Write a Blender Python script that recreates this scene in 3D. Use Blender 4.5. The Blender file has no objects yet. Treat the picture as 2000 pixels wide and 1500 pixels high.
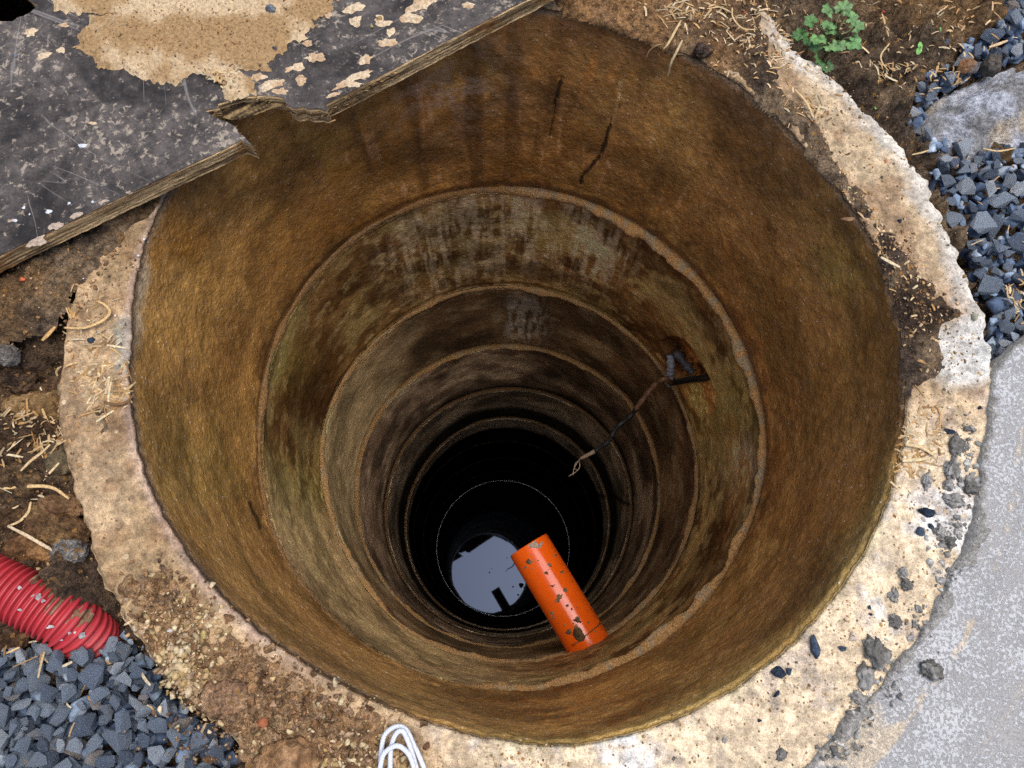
import bpy, bmesh, math, random
import numpy as np
from mathutils import Vector, Matrix, geometry
R_ = math.radians
rng = np.random.default_rng(7); random.seed(7)
scene = bpy.context.scene
COL = scene.collection

# ------------------------------------------------------------------ camera
F_, TILT, ROLL = 1385.2, .29, .0603
CAM = np.array([-.0075, -.3483, .8738])
_d = np.array([0, math.sin(TILT), -math.cos(TILT)]); _u = np.array([0, math.cos(TILT), math.sin(TILT)]); _r = np.array([1., 0, 0])
CR = math.cos(ROLL)*_r + math.sin(ROLL)*_u; CU = -math.sin(ROLL)*_r + math.cos(ROLL)*_u; CD = _d
cam = bpy.data.objects.new('camera', bpy.data.cameras.new('camera')); COL.objects.link(cam)
cam.data.sensor_width = 36; cam.data.lens = F_/2000*36; cam.data.clip_start = .01; cam.data.clip_end = 500
M = Matrix.Identity(4)
for i in range(3):
    M[i][0] = CR[i]; M[i][1] = CU[i]; M[i][2] = -CD[i]; M[i][3] = CAM[i]
cam.matrix_world = M
scene.camera = cam
# ------------------------------------------------------------------ light: bright overcast
w = bpy.data.worlds.new("World"); scene.world = w; w.use_nodes = True
SUN_EL, SUN_AZ = 79, 20          # azimuth measured from +x towards +y
nt = w.node_tree; bg = nt.nodes['Background']
sky = nt.nodes.new('ShaderNodeTexSky'); sky.sky_type = 'NISHITA'; sky.sun_disc = False
sky.sun_elevation = R_(SUN_EL); sky.sun_rotation = R_(90-SUN_AZ); sky.air_density = 1.0; sky.dust_density = 3.0; sky.ozone_density = 1.0
nt.links.new(sky.outputs[0], bg.inputs[0]); bg.inputs[1].default_value = .10
sl = bpy.data.lights.new('sun', 'SUN'); so = bpy.data.objects.new('sun', sl); COL.objects.link(so)
sl.energy = 1.5; sl.angle = R_(55); sl.color = (1, .98, .95)
sd = Vector((math.cos(R_(SUN_AZ))*math.cos(R_(SUN_EL)), math.sin(R_(SUN_AZ))*math.cos(R_(SUN_EL)), math.sin(R_(SUN_EL))))
so.rotation_euler = sd.to_track_quat('Z', 'Y').to_euler(); so.location = (1, 1, 4)
vs = scene.view_settings; vs.view_transform = 'Standard'; vs.look = 'None'; vs.exposure = .9; vs.gamma = 1
scene.cycles.use_denoising = False

# ------------------------------------------------------------------ mapping photo pixels (2000x1500) to places
def ray(x, y):
    return (x-1000)/F_*CR - (y-750)/F_*CU + CD
def G(x, y, z=0.):                       # point of the horizontal plane at height z
    v = ray(x, y); return CAM + v*(z-CAM[2])/v[2]
def G2(pts, z=0.):
    return np.array([G(x, y, z)[:2] for x, y in pts])
def Wl(x, y, rad=.5):                    # point of the well's wall
    v = ray(x, y); a = v[0]**2+v[1]**2; b = v[0]*CAM[0]+v[1]*CAM[1]; c = CAM[0]**2+CAM[1]**2-rad*rad
    return CAM + v*(-b+math.sqrt(b*b-a*c))/a
def PR(P):                               # places to pixels
    V = P-CAM; z = V@CD
    return 1000+F_*(V@CR)/z, 750-F_*(V@CU)/z
# ------------------------------------------------------------------ noise in numpy
def _hash(i, j, k, s):
    h = (i*374761393 + j*668265263 + k*2147483647 + s*974634777) & 0xffffffff
    h = ((h ^ (h >> 13))*1274126177) & 0xffffffff
    h = ((h ^ (h >> 16))*2246822519) & 0xffffffff
    return ((h ^ (h >> 15)) & 0xffffff)/float(0xffffff)
def vnoise(x, y, z, s=0):
    x, y, z = np.broadcast_arrays(x, y, z)
    xi, yi, zi = np.floor(x).astype(np.int64), np.floor(y).astype(np.int64), np.floor(z).astype(np.int64)
    fx, fy, fz = x-xi, y-yi, z-zi
    fx, fy, fz = [f*f*f*(f*(f*6-15)+10) for f in (fx, fy, fz)]
    r = 0
    for a in (0, 1):
        for b in (0, 1):
            for c in (0, 1):
                r = r + _hash(xi+a, yi+b, zi+c, s)*(fx if a else 1-fx)*(fy if b else 1-fy)*(fz if c else 1-fz)
    return r
def fbm(x, y, z=0., sc=1., oct=4, s=0, g=.5):
    r = 0; a = 1; t = 0; x = np.asarray(x, float)
    for o in range(oct):
        r = r + a*vnoise(x*sc+7.3*o, np.asarray(y)*sc-3.1*o, np.asarray(z)*sc+1.7*o, s+o); t += a; a *= g; sc *= 2.03
    return r/t
def sst(a, b, x):
    t = np.clip((x-a)/(b-a), 0, 1); return t*t*(3-2*t)
def sdist(x, y, poly):                   # signed distance, positive inside
    x = np.asarray(x, float); y = np.asarray(y, float); P = np.asarray(poly, float); Q = np.roll(P, -1, 0)
    d2 = np.full(x.shape, 1e18); ins = np.zeros(x.shape, bool)
    for (ax, ay), (bx, by) in zip(P, Q):
        ex, ey = bx-ax, by-ay; L = ex*ex+ey*ey+1e-18
        t = np.clip(((x-ax)*ex+(y-ay)*ey)/L, 0, 1)
        d2 = np.minimum(d2, (x-ax-t*ex)**2+(y-ay-t*ey)**2)
        if ey != 0:
            ins ^= ((ay > y) != (by > y)) & (x < ex*(y-ay)/ey+ax)
    return np.where(ins, 1, -1)*np.sqrt(d2)
def pdist(x, y, line):                   # distance to an open line
    P = np.asarray(line, float); d2 = np.full(np.shape(x), 1e18)
    for (ax, ay), (bx, by) in zip(P[:-1], P[1:]):
        ex, ey = bx-ax, by-ay; t = np.clip(((x-ax)*ex+(y-ay)*ey)/(ex*ex+ey*ey+1e-18), 0, 1)
        d2 = np.minimum(d2, (x-ax-t*ex)**2+(y-ay-t*ey)**2)
    return np.sqrt(d2)
def lin(h, k=1.):
    c = np.array([int(h[i:i+2], 16)/255 for i in (0, 2, 4)])
    return np.where(c <= .04045, c/12.92, ((c+.055)/1.055)**2.4)*k
def mixc(A, B, t):
    t = np.asarray(t)[..., None]; return A*(1-t)+B*t
# ------------------------------------------------------------------ meshes
def mesh(name, V, Fc, mat=None, col=None, parent=None, smooth=True):
    m = bpy.data.meshes.new(name)
    V = np.asarray(V, np.float32); m.vertices.add(len(V)); m.vertices.foreach_set('co', V.ravel())
    if isinstance(Fc, np.ndarray):
        k = Fc.shape[1]; n = len(Fc); m.loops.add(n*k); m.loops.foreach_set('vertex_index', Fc.astype(np.int32).ravel())
        m.polygons.add(n); m.polygons.foreach_set('loop_start', np.arange(0, n*k, k, dtype=np.int32))
    else:
        ls = [len(f) for f in Fc]; m.loops.add(sum(ls)); m.loops.foreach_set('vertex_index', np.array([i for f in Fc for i in f], np.int32))
        m.polygons.add(len(Fc)); m.polygons.foreach_set('loop_start', np.concatenate([[0], np.cumsum(ls)[:-1]]).astype(np.int32))
    m.update(calc_edges=True); m.validate()
    if smooth: m.polygons.foreach_set('use_smooth', np.ones(len(m.polygons), bool))
    if col is not None:
        a = m.color_attributes.new('col', 'FLOAT_COLOR', 'POINT')
        c = np.ones((len(V), 4), np.float32); c[:, :3] = col; a.data.foreach_set('color', c.ravel())
    if mat: m.materials.append(mat)
    o = bpy.data.objects.new(name, m); COL.objects.link(o)
    if parent: o.parent = parent
    return o
def tag(o, label=None, cat=None, group=None, kind=None):
    if label: o['label'] = label
    if cat: o['category'] = cat
    if group: o['group'] = group
    if kind: o['kind'] = kind
    return o
def empty(name, loc=(0, 0, 0)):
    o = bpy.data.objects.new(name, None); COL.objects.link(o); o.location = loc; o.empty_display_size = .02; return o
def grid_faces(nu, nv, wrap=False):
    i = np.arange(nu-1); j = np.arange(nv if wrap else nv-1)
    I, J = np.meshgrid(i, j, indexing='ij'); J2 = (J+1) % nv
    return np.stack([I*nv+J, I*nv+J2, (I+1)*nv+J2, (I+1)*nv+J], -1).reshape(-1, 4)
class Acc:                                # collects pieces into one mesh
    def __init__(s): s.V = []; s.F = []; s.C = []; s.n = 0
    def add(s, V, Fc, c):
        V = np.asarray(V); s.V.append(V); s.F += [tuple(i+s.n for i in f) for f in Fc]; s.n += len(V)
        s.C.append(np.broadcast_to(np.asarray(c, float), V.shape))
    def build(s, name, mat, parent=None, smooth=False):
        return mesh(name, np.concatenate(s.V), s.F, mat, np.concatenate(s.C), parent, smooth)
def tube(path, rad, nseg=10, cap=True, closed=False):
    P = np.asarray(path, float); n = len(P); rad = np.broadcast_to(rad, (n,))
    T = np.gradient(P, axis=0); T /= np.linalg.norm(T, axis=1)[:, None]+1e-12
    N = np.cross(T[0], [0, 0, 1.]);  N = N if np.linalg.norm(N) > .1 else np.cross(T[0], [1., 0, 0]); N /= np.linalg.norm(N)
    V = []; a = np.linspace(0, 2*np.pi, nseg, endpoint=False)
    for i in range(n):
        N = N-T[i]*(N@T[i]); N /= np.linalg.norm(N); B = np.cross(T[i], N)
        V.append(P[i]+rad[i]*(np.cos(a)[:, None]*N+np.sin(a)[:, None]*B))
    Fc = [tuple(f) for f in grid_faces(n, nseg, True)]
    if cap: Fc += [tuple(range(nseg))[::-1], tuple(range((n-1)*nseg, n*nseg))]
    return np.concatenate(V), Fc
def smooth_path(pts, n=60):
    P = np.asarray(pts, float); t = np.linspace(0, len(P)-1, n); P = np.vstack([2*P[0]-P[1], P, 2*P[-1]-P[-2]]); out = []
    for u in t:
        i = min(int(u), len(P)-4); f = u-i; a, b, c, d = P[i:i+4]
        out.append(.5*((2*b)+(c-a)*f+(2*a-5*b+4*c-d)*f*f+(3*b-a-3*c+d)*f**3))
    return np.array(out)
def cdt(outline, spacing, holes=(), jit=.25):  # triangulate a polygon with an even inside grid
    O = np.asarray(outline, float); polys = [O]+[np.asarray(h, float) for h in holes]
    x0, y0 = O.min(0); x1, y1 = O.max(0)
    X, Y = np.meshgrid(np.arange(x0, x1, spacing), np.arange(y0, y1, spacing)); X = X.ravel(); Y = Y.ravel()
    X = X+rng.uniform(-jit, jit, X.shape)*spacing; Y = Y+rng.uniform(-jit, jit, Y.shape)*spacing
    k = sdist(X, Y, O) > spacing*.45
    for h in holes: k &= sdist(X, Y, h) < -spacing*.45
    pts = []; edges = []
    for P in polys:
        n0 = len(pts); pts += [tuple(p) for p in P]; edges += [(n0+i, n0+(i+1) % len(P)) for i in range(len(P))]
    nb = len(pts); pts += list(zip(X[k], Y[k]))
    vs_, es_, fs_, *_ = geometry.delaunay_2d_cdt([Vector(p) for p in pts], edges, [], 0, 1e-7, False)
    V = np.array([tuple(v) for v in vs_]); Fa = np.array([tuple(f) for f in fs_ if len(f) == 3])
    c = V[Fa].mean(1); ok = sdist(c[:, 0], c[:, 1], O) > 0
    for h in holes: ok &= sdist(c[:, 0], c[:, 1], h) < 0
    return V, Fa[ok]
def densify(poly, step, jag=0., s=0, closed=True):
    P = np.asarray(poly, float); Q = np.roll(P, -1, 0) if closed else P[1:]; out = []
    for a, b in zip(P, Q):
        n = max(1, int(np.linalg.norm(b-a)/step)); out += [a+(b-a)*t for t in np.arange(n)/n]
    out = np.array(out)
    if jag:
        f = .35/step
        out[:, 0] += jag*2*(fbm(out[:, 0], out[:, 1], 3.3, f, 3, s)-.5); out[:, 1] += jag*2*(fbm(out[:, 0], out[:, 1], 9.3, f, 3, s+5)-.5)
    return out
def patch(name, outline, surf, thick, mat, colf, parent=None, step=None, jag=0., noise=.3, seed=0):
    """a crust with its own thickness lying on a surface; outline traced in photo pixels"""
    O = np.asarray(outline, float); size = max(np.ptp(O[:, 0]), np.ptp(O[:, 1])); step = step or max(1.2, size/40)
    O = densify(O, step, jag, seed)
    V, Fa = cdt(O, step)
    d = sdist(V[:, 0], V[:, 1], O); lift = sst(0, 4*step, d)
    P = []; 
    for (x, y), l in zip(V, lift):
        p, n = surf(x, y); P.append(p+n*(-.0006+thick*(l*(1-noise)+noise*l*2*float(vnoise(x*.25, y*.25, 0., seed)))))
    P = np.array(P); a, b, c = P[Fa[:, 0]], P[Fa[:, 1]], P[Fa[:, 2]]
    nn = np.cross(b-a, c-a); flip = (nn*(CAM-a)).sum(1) < 0; Fa = Fa.copy(); Fa[flip] = Fa[flip][:, ::-1]
    return mesh(name, P, Fa, mat, colf(P), parent)
# ------------------------------------------------------------------ materials
class NT:
    def __init__(s, name):
        s.m = bpy.data.materials.new(name); s.m.use_nodes = True; s.t = s.m.node_tree; s.b = s.t.nodes['Principled BSDF']
        s.co = s.n('ShaderNodeTexCoord').outputs['Object']
    def n(s, k, **kw):
        x = s.t.nodes.new(k)
        for a, v in kw.items(): setattr(x, a, v)
        return x
    def set(s, sock, v):
        if isinstance(v, bpy.types.NodeSocket): s.t.links.new(v, sock)
        else:
            if isinstance(v, (tuple, list, np.ndarray)): v = tuple(v)+((1,) if len(v) == 3 and sock.type == 'RGBA' else ())
            sock.default_value = v
    def noise(s, sc, det=4, rough=.55, vec=None, dist=0.):
        x = s.n('ShaderNodeTexNoise'); s.set(x.inputs['Vector'], vec or s.co); x.inputs['Scale'].default_value = sc
        x.inputs['Detail'].default_value = det; x.inputs['Roughness'].default_value = rough; x.inputs['Distortion'].default_value = dist
        return x.outputs['Fac']
    def voro(s, sc, feat='F1', out='Distance', vec=None):
        x = s.n('ShaderNodeTexVoronoi', feature=feat); s.set(x.inputs['Vector'], vec or s.co); x.inputs['Scale'].default_value = sc
        return x.outputs[out]
    def scale(s, v, vec=None):
        x = s.n('ShaderNodeVectorMath', operation='MULTIPLY'); s.set(x.inputs[0], vec or s.co); x.inputs[1].default_value = v
        return x.outputs[0]
    def mr(s, v, a, b, c=0., d=1.):
        x = s.n('ShaderNodeMapRange', interpolation_type='SMOOTHSTEP'); s.set(x.inputs[0], v)
        for i, q in enumerate((a, b, c, d)): s.set(x.inputs[i+1], q)
        return x.outputs[0]
    def ma(s, op, a, b=0.):
        x = s.n('ShaderNodeMath', operation=op); s.set(x.inputs[0], a); s.set(x.inputs[1], b); return x.outputs[0]
    def mix(s, f, a, b, mode='MIX'):
        x = s.n('ShaderNodeMix', data_type='RGBA', blend_type=mode); s.set(x.inputs[0], f); s.set(x.inputs[6], a); s.set(x.inputs[7], b)
        return x.outputs[2]
    def attr(s):
        return s.n('ShaderNodeAttribute', attribute_name='col').outputs['Color']
    def val(s, c, v):                      # multiply a colour by a value
        x = s.n('ShaderNodeVectorMath', operation='SCALE'); s.set(x.inputs[0], c); s.set(x.inputs['Scale'], v); return x.outputs[0]
    def bump(s, h, dist=.002, st=1., prev=None):
        x = s.n('ShaderNodeBump'); x.inputs['Strength'].default_value = st; x.inputs['Distance'].default_value = dist; s.set(x.inputs['Height'], h)
        if prev: s.t.links.new(prev, x.inputs['Normal'])
        return x.outputs[0]
    def done(s, col, rough, nrm=None, spec=None):
        s.set(s.b.inputs['Base Color'], col); s.set(s.b.inputs['Roughness'], rough)
        if nrm: s.set(s.b.inputs['Normal'], nrm)
        if spec is not None: s.b.inputs['Specular IOR Level'].default_value = spec
        return s.m
def grey(t, c):                            # the same lightness without the stain's hue
    x = t.n('ShaderNodeRGBToBW'); t.set(x.inputs[0], c); return t.val(lin('f0e6da'), t.ma('MULTIPLY', x.outputs[0], 2.1))
def m_wall(name='damp_concrete', spec=.5, rg=0.):                              # damp stained concrete
    t = NT(name)
    g = t.noise(75, 5, .6); v = t.noise(330, 4, .7); bl = t.noise(24, 6, .65); gr = t.noise(125, 4, .62, t.scale((1., 1., 1.)))
    c = t.val(t.attr(), t.mr(g, .32, .7, 1.0, 1.30)); c = t.val(c, t.mr(bl, .3, .7, .84, 1.12)); c0 = c; c = t.mix(t.mr(v, .48, .72, 0, .55), t.val(c, .88), t.mix(.5, t.val(c0, 1.5), grey(t, c0)))  # grey noise paints damp highlights and darker shadows into the colour
    sp = t.voro(150); sc = t.voro(150, 'F1', 'Color'); se = t.n('ShaderNodeSeparateColor'); t.set(se.inputs[0], sc)
    dot = t.ma('MULTIPLY', t.mr(se.outputs[0], .84, .97), t.mr(sp, .36, .16)); c = t.mix(t.ma('MULTIPLY', dot, .75), c, t.mix(.6, t.val(c, 2.6), grey(t, t.val(c0, 1.5))))
    dk = t.ma('MULTIPLY', t.mr(se.outputs[1], .93, .96), t.mr(sp, .30, .18)); c = t.mix(t.ma('MULTIPLY', dk, .7), c, lin('1e140a'))
    h = t.ma('ADD', t.ma('MULTIPLY', gr, 1.), t.ma('ADD', t.ma('MULTIPLY', v, .18), t.ma('MULTIPLY', t.ma('SUBTRACT', dot, dk), .22)))
    return t.done(c, t.mr(t.noise(40, 4),   .35, .65, .32+rg, .54+rg), t.bump(h, .0048, 1.), spec)
def m_mortar():
    t = NT('sandy_mortar'); g = t.noise(260, 5, .65); v = t.voro(330)
    c = t.val(t.attr(), t.mr(g, .3, .7, .6, 1.35)); c = t.val(c, t.mr(v, 0, .5, .75, 1.1))
    return t.done(c, .85, t.bump(t.ma('ADD', g, t.ma('MULTIPLY', v, .5)), .004, 1.))
def m_top():                               # exposed rim concrete with fine aggregate
    t = NT('rim_concrete'); g = t.noise(110, 6, .7); v = t.voro(190, 'F1', 'Color'); vd = t.voro(190); f = t.noise(520, 2, .6)
    c = t.val(t.attr(), t.mr(g, .3, .7, .62, 1.3)); v2 = t.voro(95, 'F1', 'Color'); vd2 = t.voro(95); s2 = t.n('ShaderNodeSeparateColor'); t.set(s2.inputs[0], v2); c = t.mix(t.ma('MULTIPLY', t.mr(s2.outputs[0], .88, .9), t.mr(vd2, .34, .26, 0, .8)), c, t.mix(s2.outputs[1], lin('96806a'), lin('d0bc98'))); sep = t.n('ShaderNodeSeparateColor'); t.set(sep.inputs[0], v)
    dot = t.ma('MULTIPLY', t.mr(sep.outputs[0], .82, .86), t.mr(vd, .3, .22)); 
    c = t.mix(dot, c, t.mix(sep.outputs[1], lin('5f5040'), lin('b8965e'))); c = t.val(c, t.mr(f, .25, .75, .75, 1.25))
    h = t.ma('ADD', g, t.ma('ADD', t.ma('MULTIPLY', dot, .4), t.ma('MULTIPLY', f, .4)))
    return t.done(c, .9, t.bump(h, .003, .9), .25)
def m_soil():
    t = NT('soil'); g = t.noise(90, 8, .72); f = t.noise(330, 4, .7); k = t.voro(120, 'F1'); s = t.voro(210, 'F1', 'Color')
    c = t.val(t.attr(), t.mr(g, .32, .68, .35, 1.75)); c = t.val(c, t.mr(f, .3, .7, .65, 1.35))
    sep = t.n('ShaderNodeSeparateColor'); t.set(sep.inputs[0], s); dot = t.mr(sep.outputs[0], .93, .95)
    c = t.mix(t.ma('MULTIPLY', dot, .8), c, t.mix(sep.outputs[1], lin('5b4a3c'), lin('b98a4e')))
    h = t.ma('ADD', t.ma('MULTIPLY', g, 1.3), t.ma('ADD', t.ma('MULTIPLY', f, .5), t.ma('MULTIPLY', k, .35)))
    return t.done(c, .95, t.bump(h, .011, 1.), .15)
def m_stone(name, cols, dust=.35, dustc='b9bcc4'):
    t = NT(name); oi = t.n('ShaderNodeObjectInfo').outputs['Random']
    ad = t.n('ShaderNodeVectorMath', operation='ADD'); t.set(ad.inputs[0], t.co); t.set(ad.inputs[1], t.ma('MULTIPLY', oi, 37.)); vec = ad.outputs[0]
    g = t.noise(55, 6, .7, vec); f = t.noise(300, 5, .7, vec); r = t.n('ShaderNodeValToRGB'); t.set(r.inputs[0], oi)
    while len(r.color_ramp.elements) < len(cols): r.color_ramp.elements.new(.5)
    for i, h in enumerate(cols):
        r.color_ramp.elements[i].position = i/(len(cols)-1); r.color_ramp.elements[i].color = tuple(lin(h))+(1,)
    c = t.val(r.outputs[0], t.mr(g, .3, .7, .62, 1.6))
    d = t.mr(t.noise(38, 8, .75, vec), .52, .66, 0, dust); c = t.mix(d, c, lin(dustc)); c = t.val(c, t.mr(f, .3, .7, .75, 1.25))
    return t.done(c, .82, t.bump(t.ma('ADD', g, t.ma('MULTIPLY', f, .4)), .010, .9), .3)
def m_attr(name, rough=.8, fs=200, amp=.35, bd=.002, spec=.3, bs=.8):
    t = NT(name); g = t.noise(fs, 5, .65); c = t.val(t.attr(), t.mr(g, .3, .7, 1-amp, 1+amp))
    return t.done(c, rough, t.bump(g, bd, bs), spec)
def m_apron():
    t = NT('cement_apron'); wn = t.noise(11, 3, .5); big = t.noise(260, 6, .68, None, .2); fine = t.noise(210, 4, .6)
    m = t.mr(t.ma('ADD', t.ma('ADD', big, t.ma('MULTIPLY', fine, .25)), t.ma('MULTIPLY', wn, .35)), .73, .86)
    base = t.mix(t.noise(17, 4), lin('b3afa9', .84), lin('a5a29f', .82)); base = t.val(base, t.mr(fine, .3, .7, .88, 1.12))
    wh = t.mix(t.noise(30, 3), lin('c4c4c6', .72), lin('dedcd8', .76))
    at = t.attr(); c = t.mix(m, base, wh); sep = t.n('ShaderNodeSeparateColor'); t.set(sep.inputs[0], at)
    c = t.mix(t.mr(t.ma('ADD', sep.outputs[0], t.ma('MULTIPLY', big, .4)), .55, .8), c, t.val(lin('ddccb2', .78), t.mr(fine, .3, .7, .8, 1.15)))   # sandy dust
    c = t.mix(t.mr(t.ma('ADD', sep.outputs[1], t.ma('MULTIPLY', big, .4)), .6, .75), c, t.val(lin('a39f98', .85), t.mr(fine, .3, .7, .75, 1.2)))   # bare wet cement
    return t.done(c, .75, t.bump(t.ma('ADD', t.ma('MULTIPLY', m, .25), fine), .003, .9), .12)
def m_board():
    t = NT('film_faced_plywood'); a = t.noise(7, 9, .72); g = t.noise(60, 8, .75); f = t.noise(400, 3, .6)
    c = t.mix(t.mr(a, .35, .62), lin('1d1715', .8), lin('5b534e', .7)); c = t.val(c, t.mr(g, .32, .68, .5, 1.6)); c = t.val(c, t.mr(f, .3, .7, .85, 1.15))
    c = t.mix(t.mr(t.ma('ADD', t.noise(85, 7, .75, None, .4), t.ma('MULTIPLY', t.noise(8, 3), .35)), .72, .82, 0, .85), c, lin('b8a894', .7))
    for k, (rz, sc) in enumerate(((20, 5), (-35, 4), (75, 6))):
        mp = t.n('ShaderNodeMapping'); t.set(mp.inputs['Vector'], t.co); mp.inputs['Rotation'].default_value = (0, 0, R_(rz)); mp.inputs['Location'].default_value = (k*3.1, k, 0)
        q = t.noise(sc, 2, .4, t.scale((.35, 3., 1.), mp.outputs[0])); ln = t.ma('ABSOLUTE', t.ma('SUBTRACT', q, .5)); mk = t.mr(t.noise(6, 3, .5, mp.outputs[0]), .52, .6)
        c = t.mix(t.ma('MULTIPLY', t.mr(ln, .0045, .001, 0, .35), mk), c, lin('b9b0aa', .7))
    return t.done(c, t.mr(g, .3, .7, .5, .75), t.bump(t.ma('ADD', g, t.ma('MULTIPLY', f, .4)), .0012, .7), .3)
def m_ply():
    t = NT('plywood_edge'); sep = t.n('ShaderNodeSeparateXYZ'); t.set(sep.inputs[0], t.co)
    st = t.noise(60, 3, .6, t.scale((.12, .12, 3.6))); fib = t.noise(220, 4, .7, t.scale((.4, .4, 3.)))
    c = t.mix(t.mr(st, .38, .6), lin('7a6044', 1.), lin('e8c490', 1.)); c = t.mix(t.mr(t.noise(14, 4), .5, .7, 0, .7), c, lin('a86a26', .7)); c = t.val(c, t.mr(fib, .3, .7, .6, 1.35))
    return t.done(c, .85, t.bump(t.ma('ADD', st, fib), .004, 1.), .2)
def m_plain(name, hexc, rough=.5, k=1., amp=.12, fs=80, bd=.0005, spec=.5):
    t = NT(name); g = t.noise(fs, 4, .6); return t.done(t.val(lin(hexc, k), t.mr(g, .3, .7, 1-amp, 1+amp)), rough, t.bump(g, bd, .6), spec)
def m_water():
    t = NT('well_water'); b = t.b; b.inputs['IOR'].default_value = 1.43; b.inputs['Specular Tint'].default_value = (.5, .64, 1., 1)
    return t.done((.0015, .002, .002), .02, t.bump(t.noise(3., 2, .5), .0002, .15))
DARK = m_wall('painted_dark_concrete', 0., .45); MATT = m_wall('dry_concrete', .12, .42); WALL, MORT, TOP, SOIL = m_wall(), m_mortar(), m_top(), m_soil()  # DARK: deep rings, the dark of the shaft put into their colour
GRAV = m_stone('crushed_bluestone', ['3e4858', '6f7c8d', 'a3adb6', '4e596a', '8c97a3', '5b6879', 'c4c9cc', '768392', 'a09488'], .8, 'd4d7dc')
APR, BOARD, PLY = m_apron(), m_board(), m_ply()
CRUST = m_attr('dried_mud', .92, 230, .3, .003, .15); STRAWM = m_attr('straw', .7, 300, .3, .0006, .3); PEB = m_attr('pebbles', .8, 240, .28, .002, .3)
ROCKM = m_attr('rough_rock', .9, 110, .5, .012, .2, 1.); CEM = m_attr('wet_cement', .55, 190, .3, .003, .5)
ORANGE = m_plain('orange_plastic', 'e85c10', .16, .98, .05, 60, .0002); RED = m_plain('red_plastic', 'b03238', .5, .95, .12, 60, .0004)

# ------------------------------------------------------------------ measured shape of the stacked rings
RIM = [(1120,28),(1290,92),(1380,130),(1470,190),(1560,285),(1660,410),(1715,500),(1752,620),(1765,740),(1757,850),(1720,990),(1650,1120),(1560,1230),(1440,1330),(1300,1400),(1150,1447),(1000,1440),(850,1405),(700,1340),(560,1260),(440,1160),(330,1010),(275,870),(263,750),(267,600),(290,460)]
J1 = [(930,380),(1050,382),(1150,407),(1250,460),(1350,540),(1415,630),(1465,750),(1487,875),(1460,1010),(1425,1080),(1370,1170),(1300,1240),(1180,1305),(1050,1340),(950,1345),(825,1310),(700,1245),(625,1175),(545,1050),(520,825),(535,700),(675,490),(810,410)]
J2 = [(635,850),(650,785),(700,715),(775,640),(875,585),(975,562),(1075,580),(1175,620),(1240,670),(1295,735),(650,1000),(700,1100)]
J3 = [(707,900),(750,800),(850,720),(950,685),(1025,682),(1150,730),(1240,800),(1280,925)]
J4 = [(760,975),(800,865),(900,785),(1000,765),(1100,785),(1185,850),(1230,975)]
J5 = [(795,1025),(850,890),(925,830),(1000,818),(1100,855),(1165,925),(1185,1000)]
ZJ = [0, -.510, -1.0245, -1.511, -2.065, -2.632, -3.15, -3.67, -4.19, -4.75]
TH = np.linspace(-np.pi, np.pi, 361)
def profile(pts, z, sm=12, pad=False):
    P = np.array([G(x, y, z) for x, y in pts]); th = np.arctan2(P[:, 1], P[:, 0]); r = np.hypot(P[:, 0], P[:, 1])
    if pad:
        for a in np.radians([-120, -90, -60, -30, 0]): th = np.append(th, a); r = np.append(r, .5)
    o = np.argsort(th); q = np.interp(TH, th[o], r[o], period=2*np.pi)[:-1]
    k = np.exp(-.5*(np.arange(-30, 31)/sm)**2); k /= k.sum(); q = np.convolve(np.tile(q, 3), k, 'same')[360:720]
    return np.append(q, q[0])
PROF = [profile(RIM, 0, 5), profile(J1, ZJ[1], 8), profile(J2, ZJ[2], 12, True), profile(J3, ZJ[3], 12, True), profile(J4, ZJ[4], 14, True), profile(J5, ZJ[5], 14, True)]
PROF += [np.full(361, .5)]*4
def rj(k, th): return np.interp(th, TH, PROF[k], period=2*np.pi)
OUT = [(1480,-10),(1537,70),(1562,107),(1607,125),(1650,160),(1675,195),(1712,227),(1740,257),(1775,297),(1802,332),(1825,387),(1877,509),(1909,560),(1935,653),(1945,730),(1950,900),(1900,1120),(1800,1290),(1650,1450),(1500,1560),(1200,1660),(800,1650),(560,1560),(472,1490),(455,1441),(378,1387),(324,1328),(270,1256),(211,1166),(180,1090),(153,1000),(125,900),(115,850),(110,760),(112,690),(138,578),(170,500),(260,330),(500,60),(900,-100),(1200,-120)]
ROUT = profile(OUT, 0, 2)
def rout(th): return np.interp(th, TH, ROUT, period=2*np.pi)

# ------------------------------------------------------------------ regions of the ground
GR1 = [(1745,262),(1772,205),(1785,160),(1850,135),(1880,85),(1950,60),(1935,-60),(2300,-80),(2300,900),(1990,760),(1920,760),(1915,610),(1870,510),(1818,390),(1770,310)]
GR2 = [(100,1255),(185,1250),(225,1200),(280,1256),(334,1328),(388,1387),(465,1441),(500,1560),(-250,1650),(-250,1300),(0,1290),(60,1240)]
gr1, gr2 = G2(GR1, -.05), G2(GR2, -.06)
MUD_A = [(1060,-30),(1085,5),(1120,45),(1180,58),(1290,88),(1370,118),(1462,172),(1500,215),(1560,262),(1600,330),(1650,390),(1700,440),(1722,500),(1752,590),(1758,640),(1762,720),(1768,800),(1800,765),(1850,730),(1858,690),(1840,655),(1895,612),(1850,575),(1790,500),(1735,440),(1680,360),(1640,300),(1600,240),(1545,170),(1520,120),(1500,60),(1470,-60)]
MUD_B = [(-60,560),(0,520),(150,430),(330,330),(318,395),(285,430),(235,470),(190,515),(145,570),(100,640),(-60,700)]
MUD_C = [(225,1150),(250,1120),(330,1105),(365,1160),(400,1210),(470,1245),(540,1300),(610,1345),(690,1370),(770,1405),(770,1450),(730,1560),(470,1560),(455,1455),(385,1395),(320,1325),(255,1235)]
MUD_D = [(170,770),(250,760),(262,800),(230,850),(180,850),(130,800)]
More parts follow.
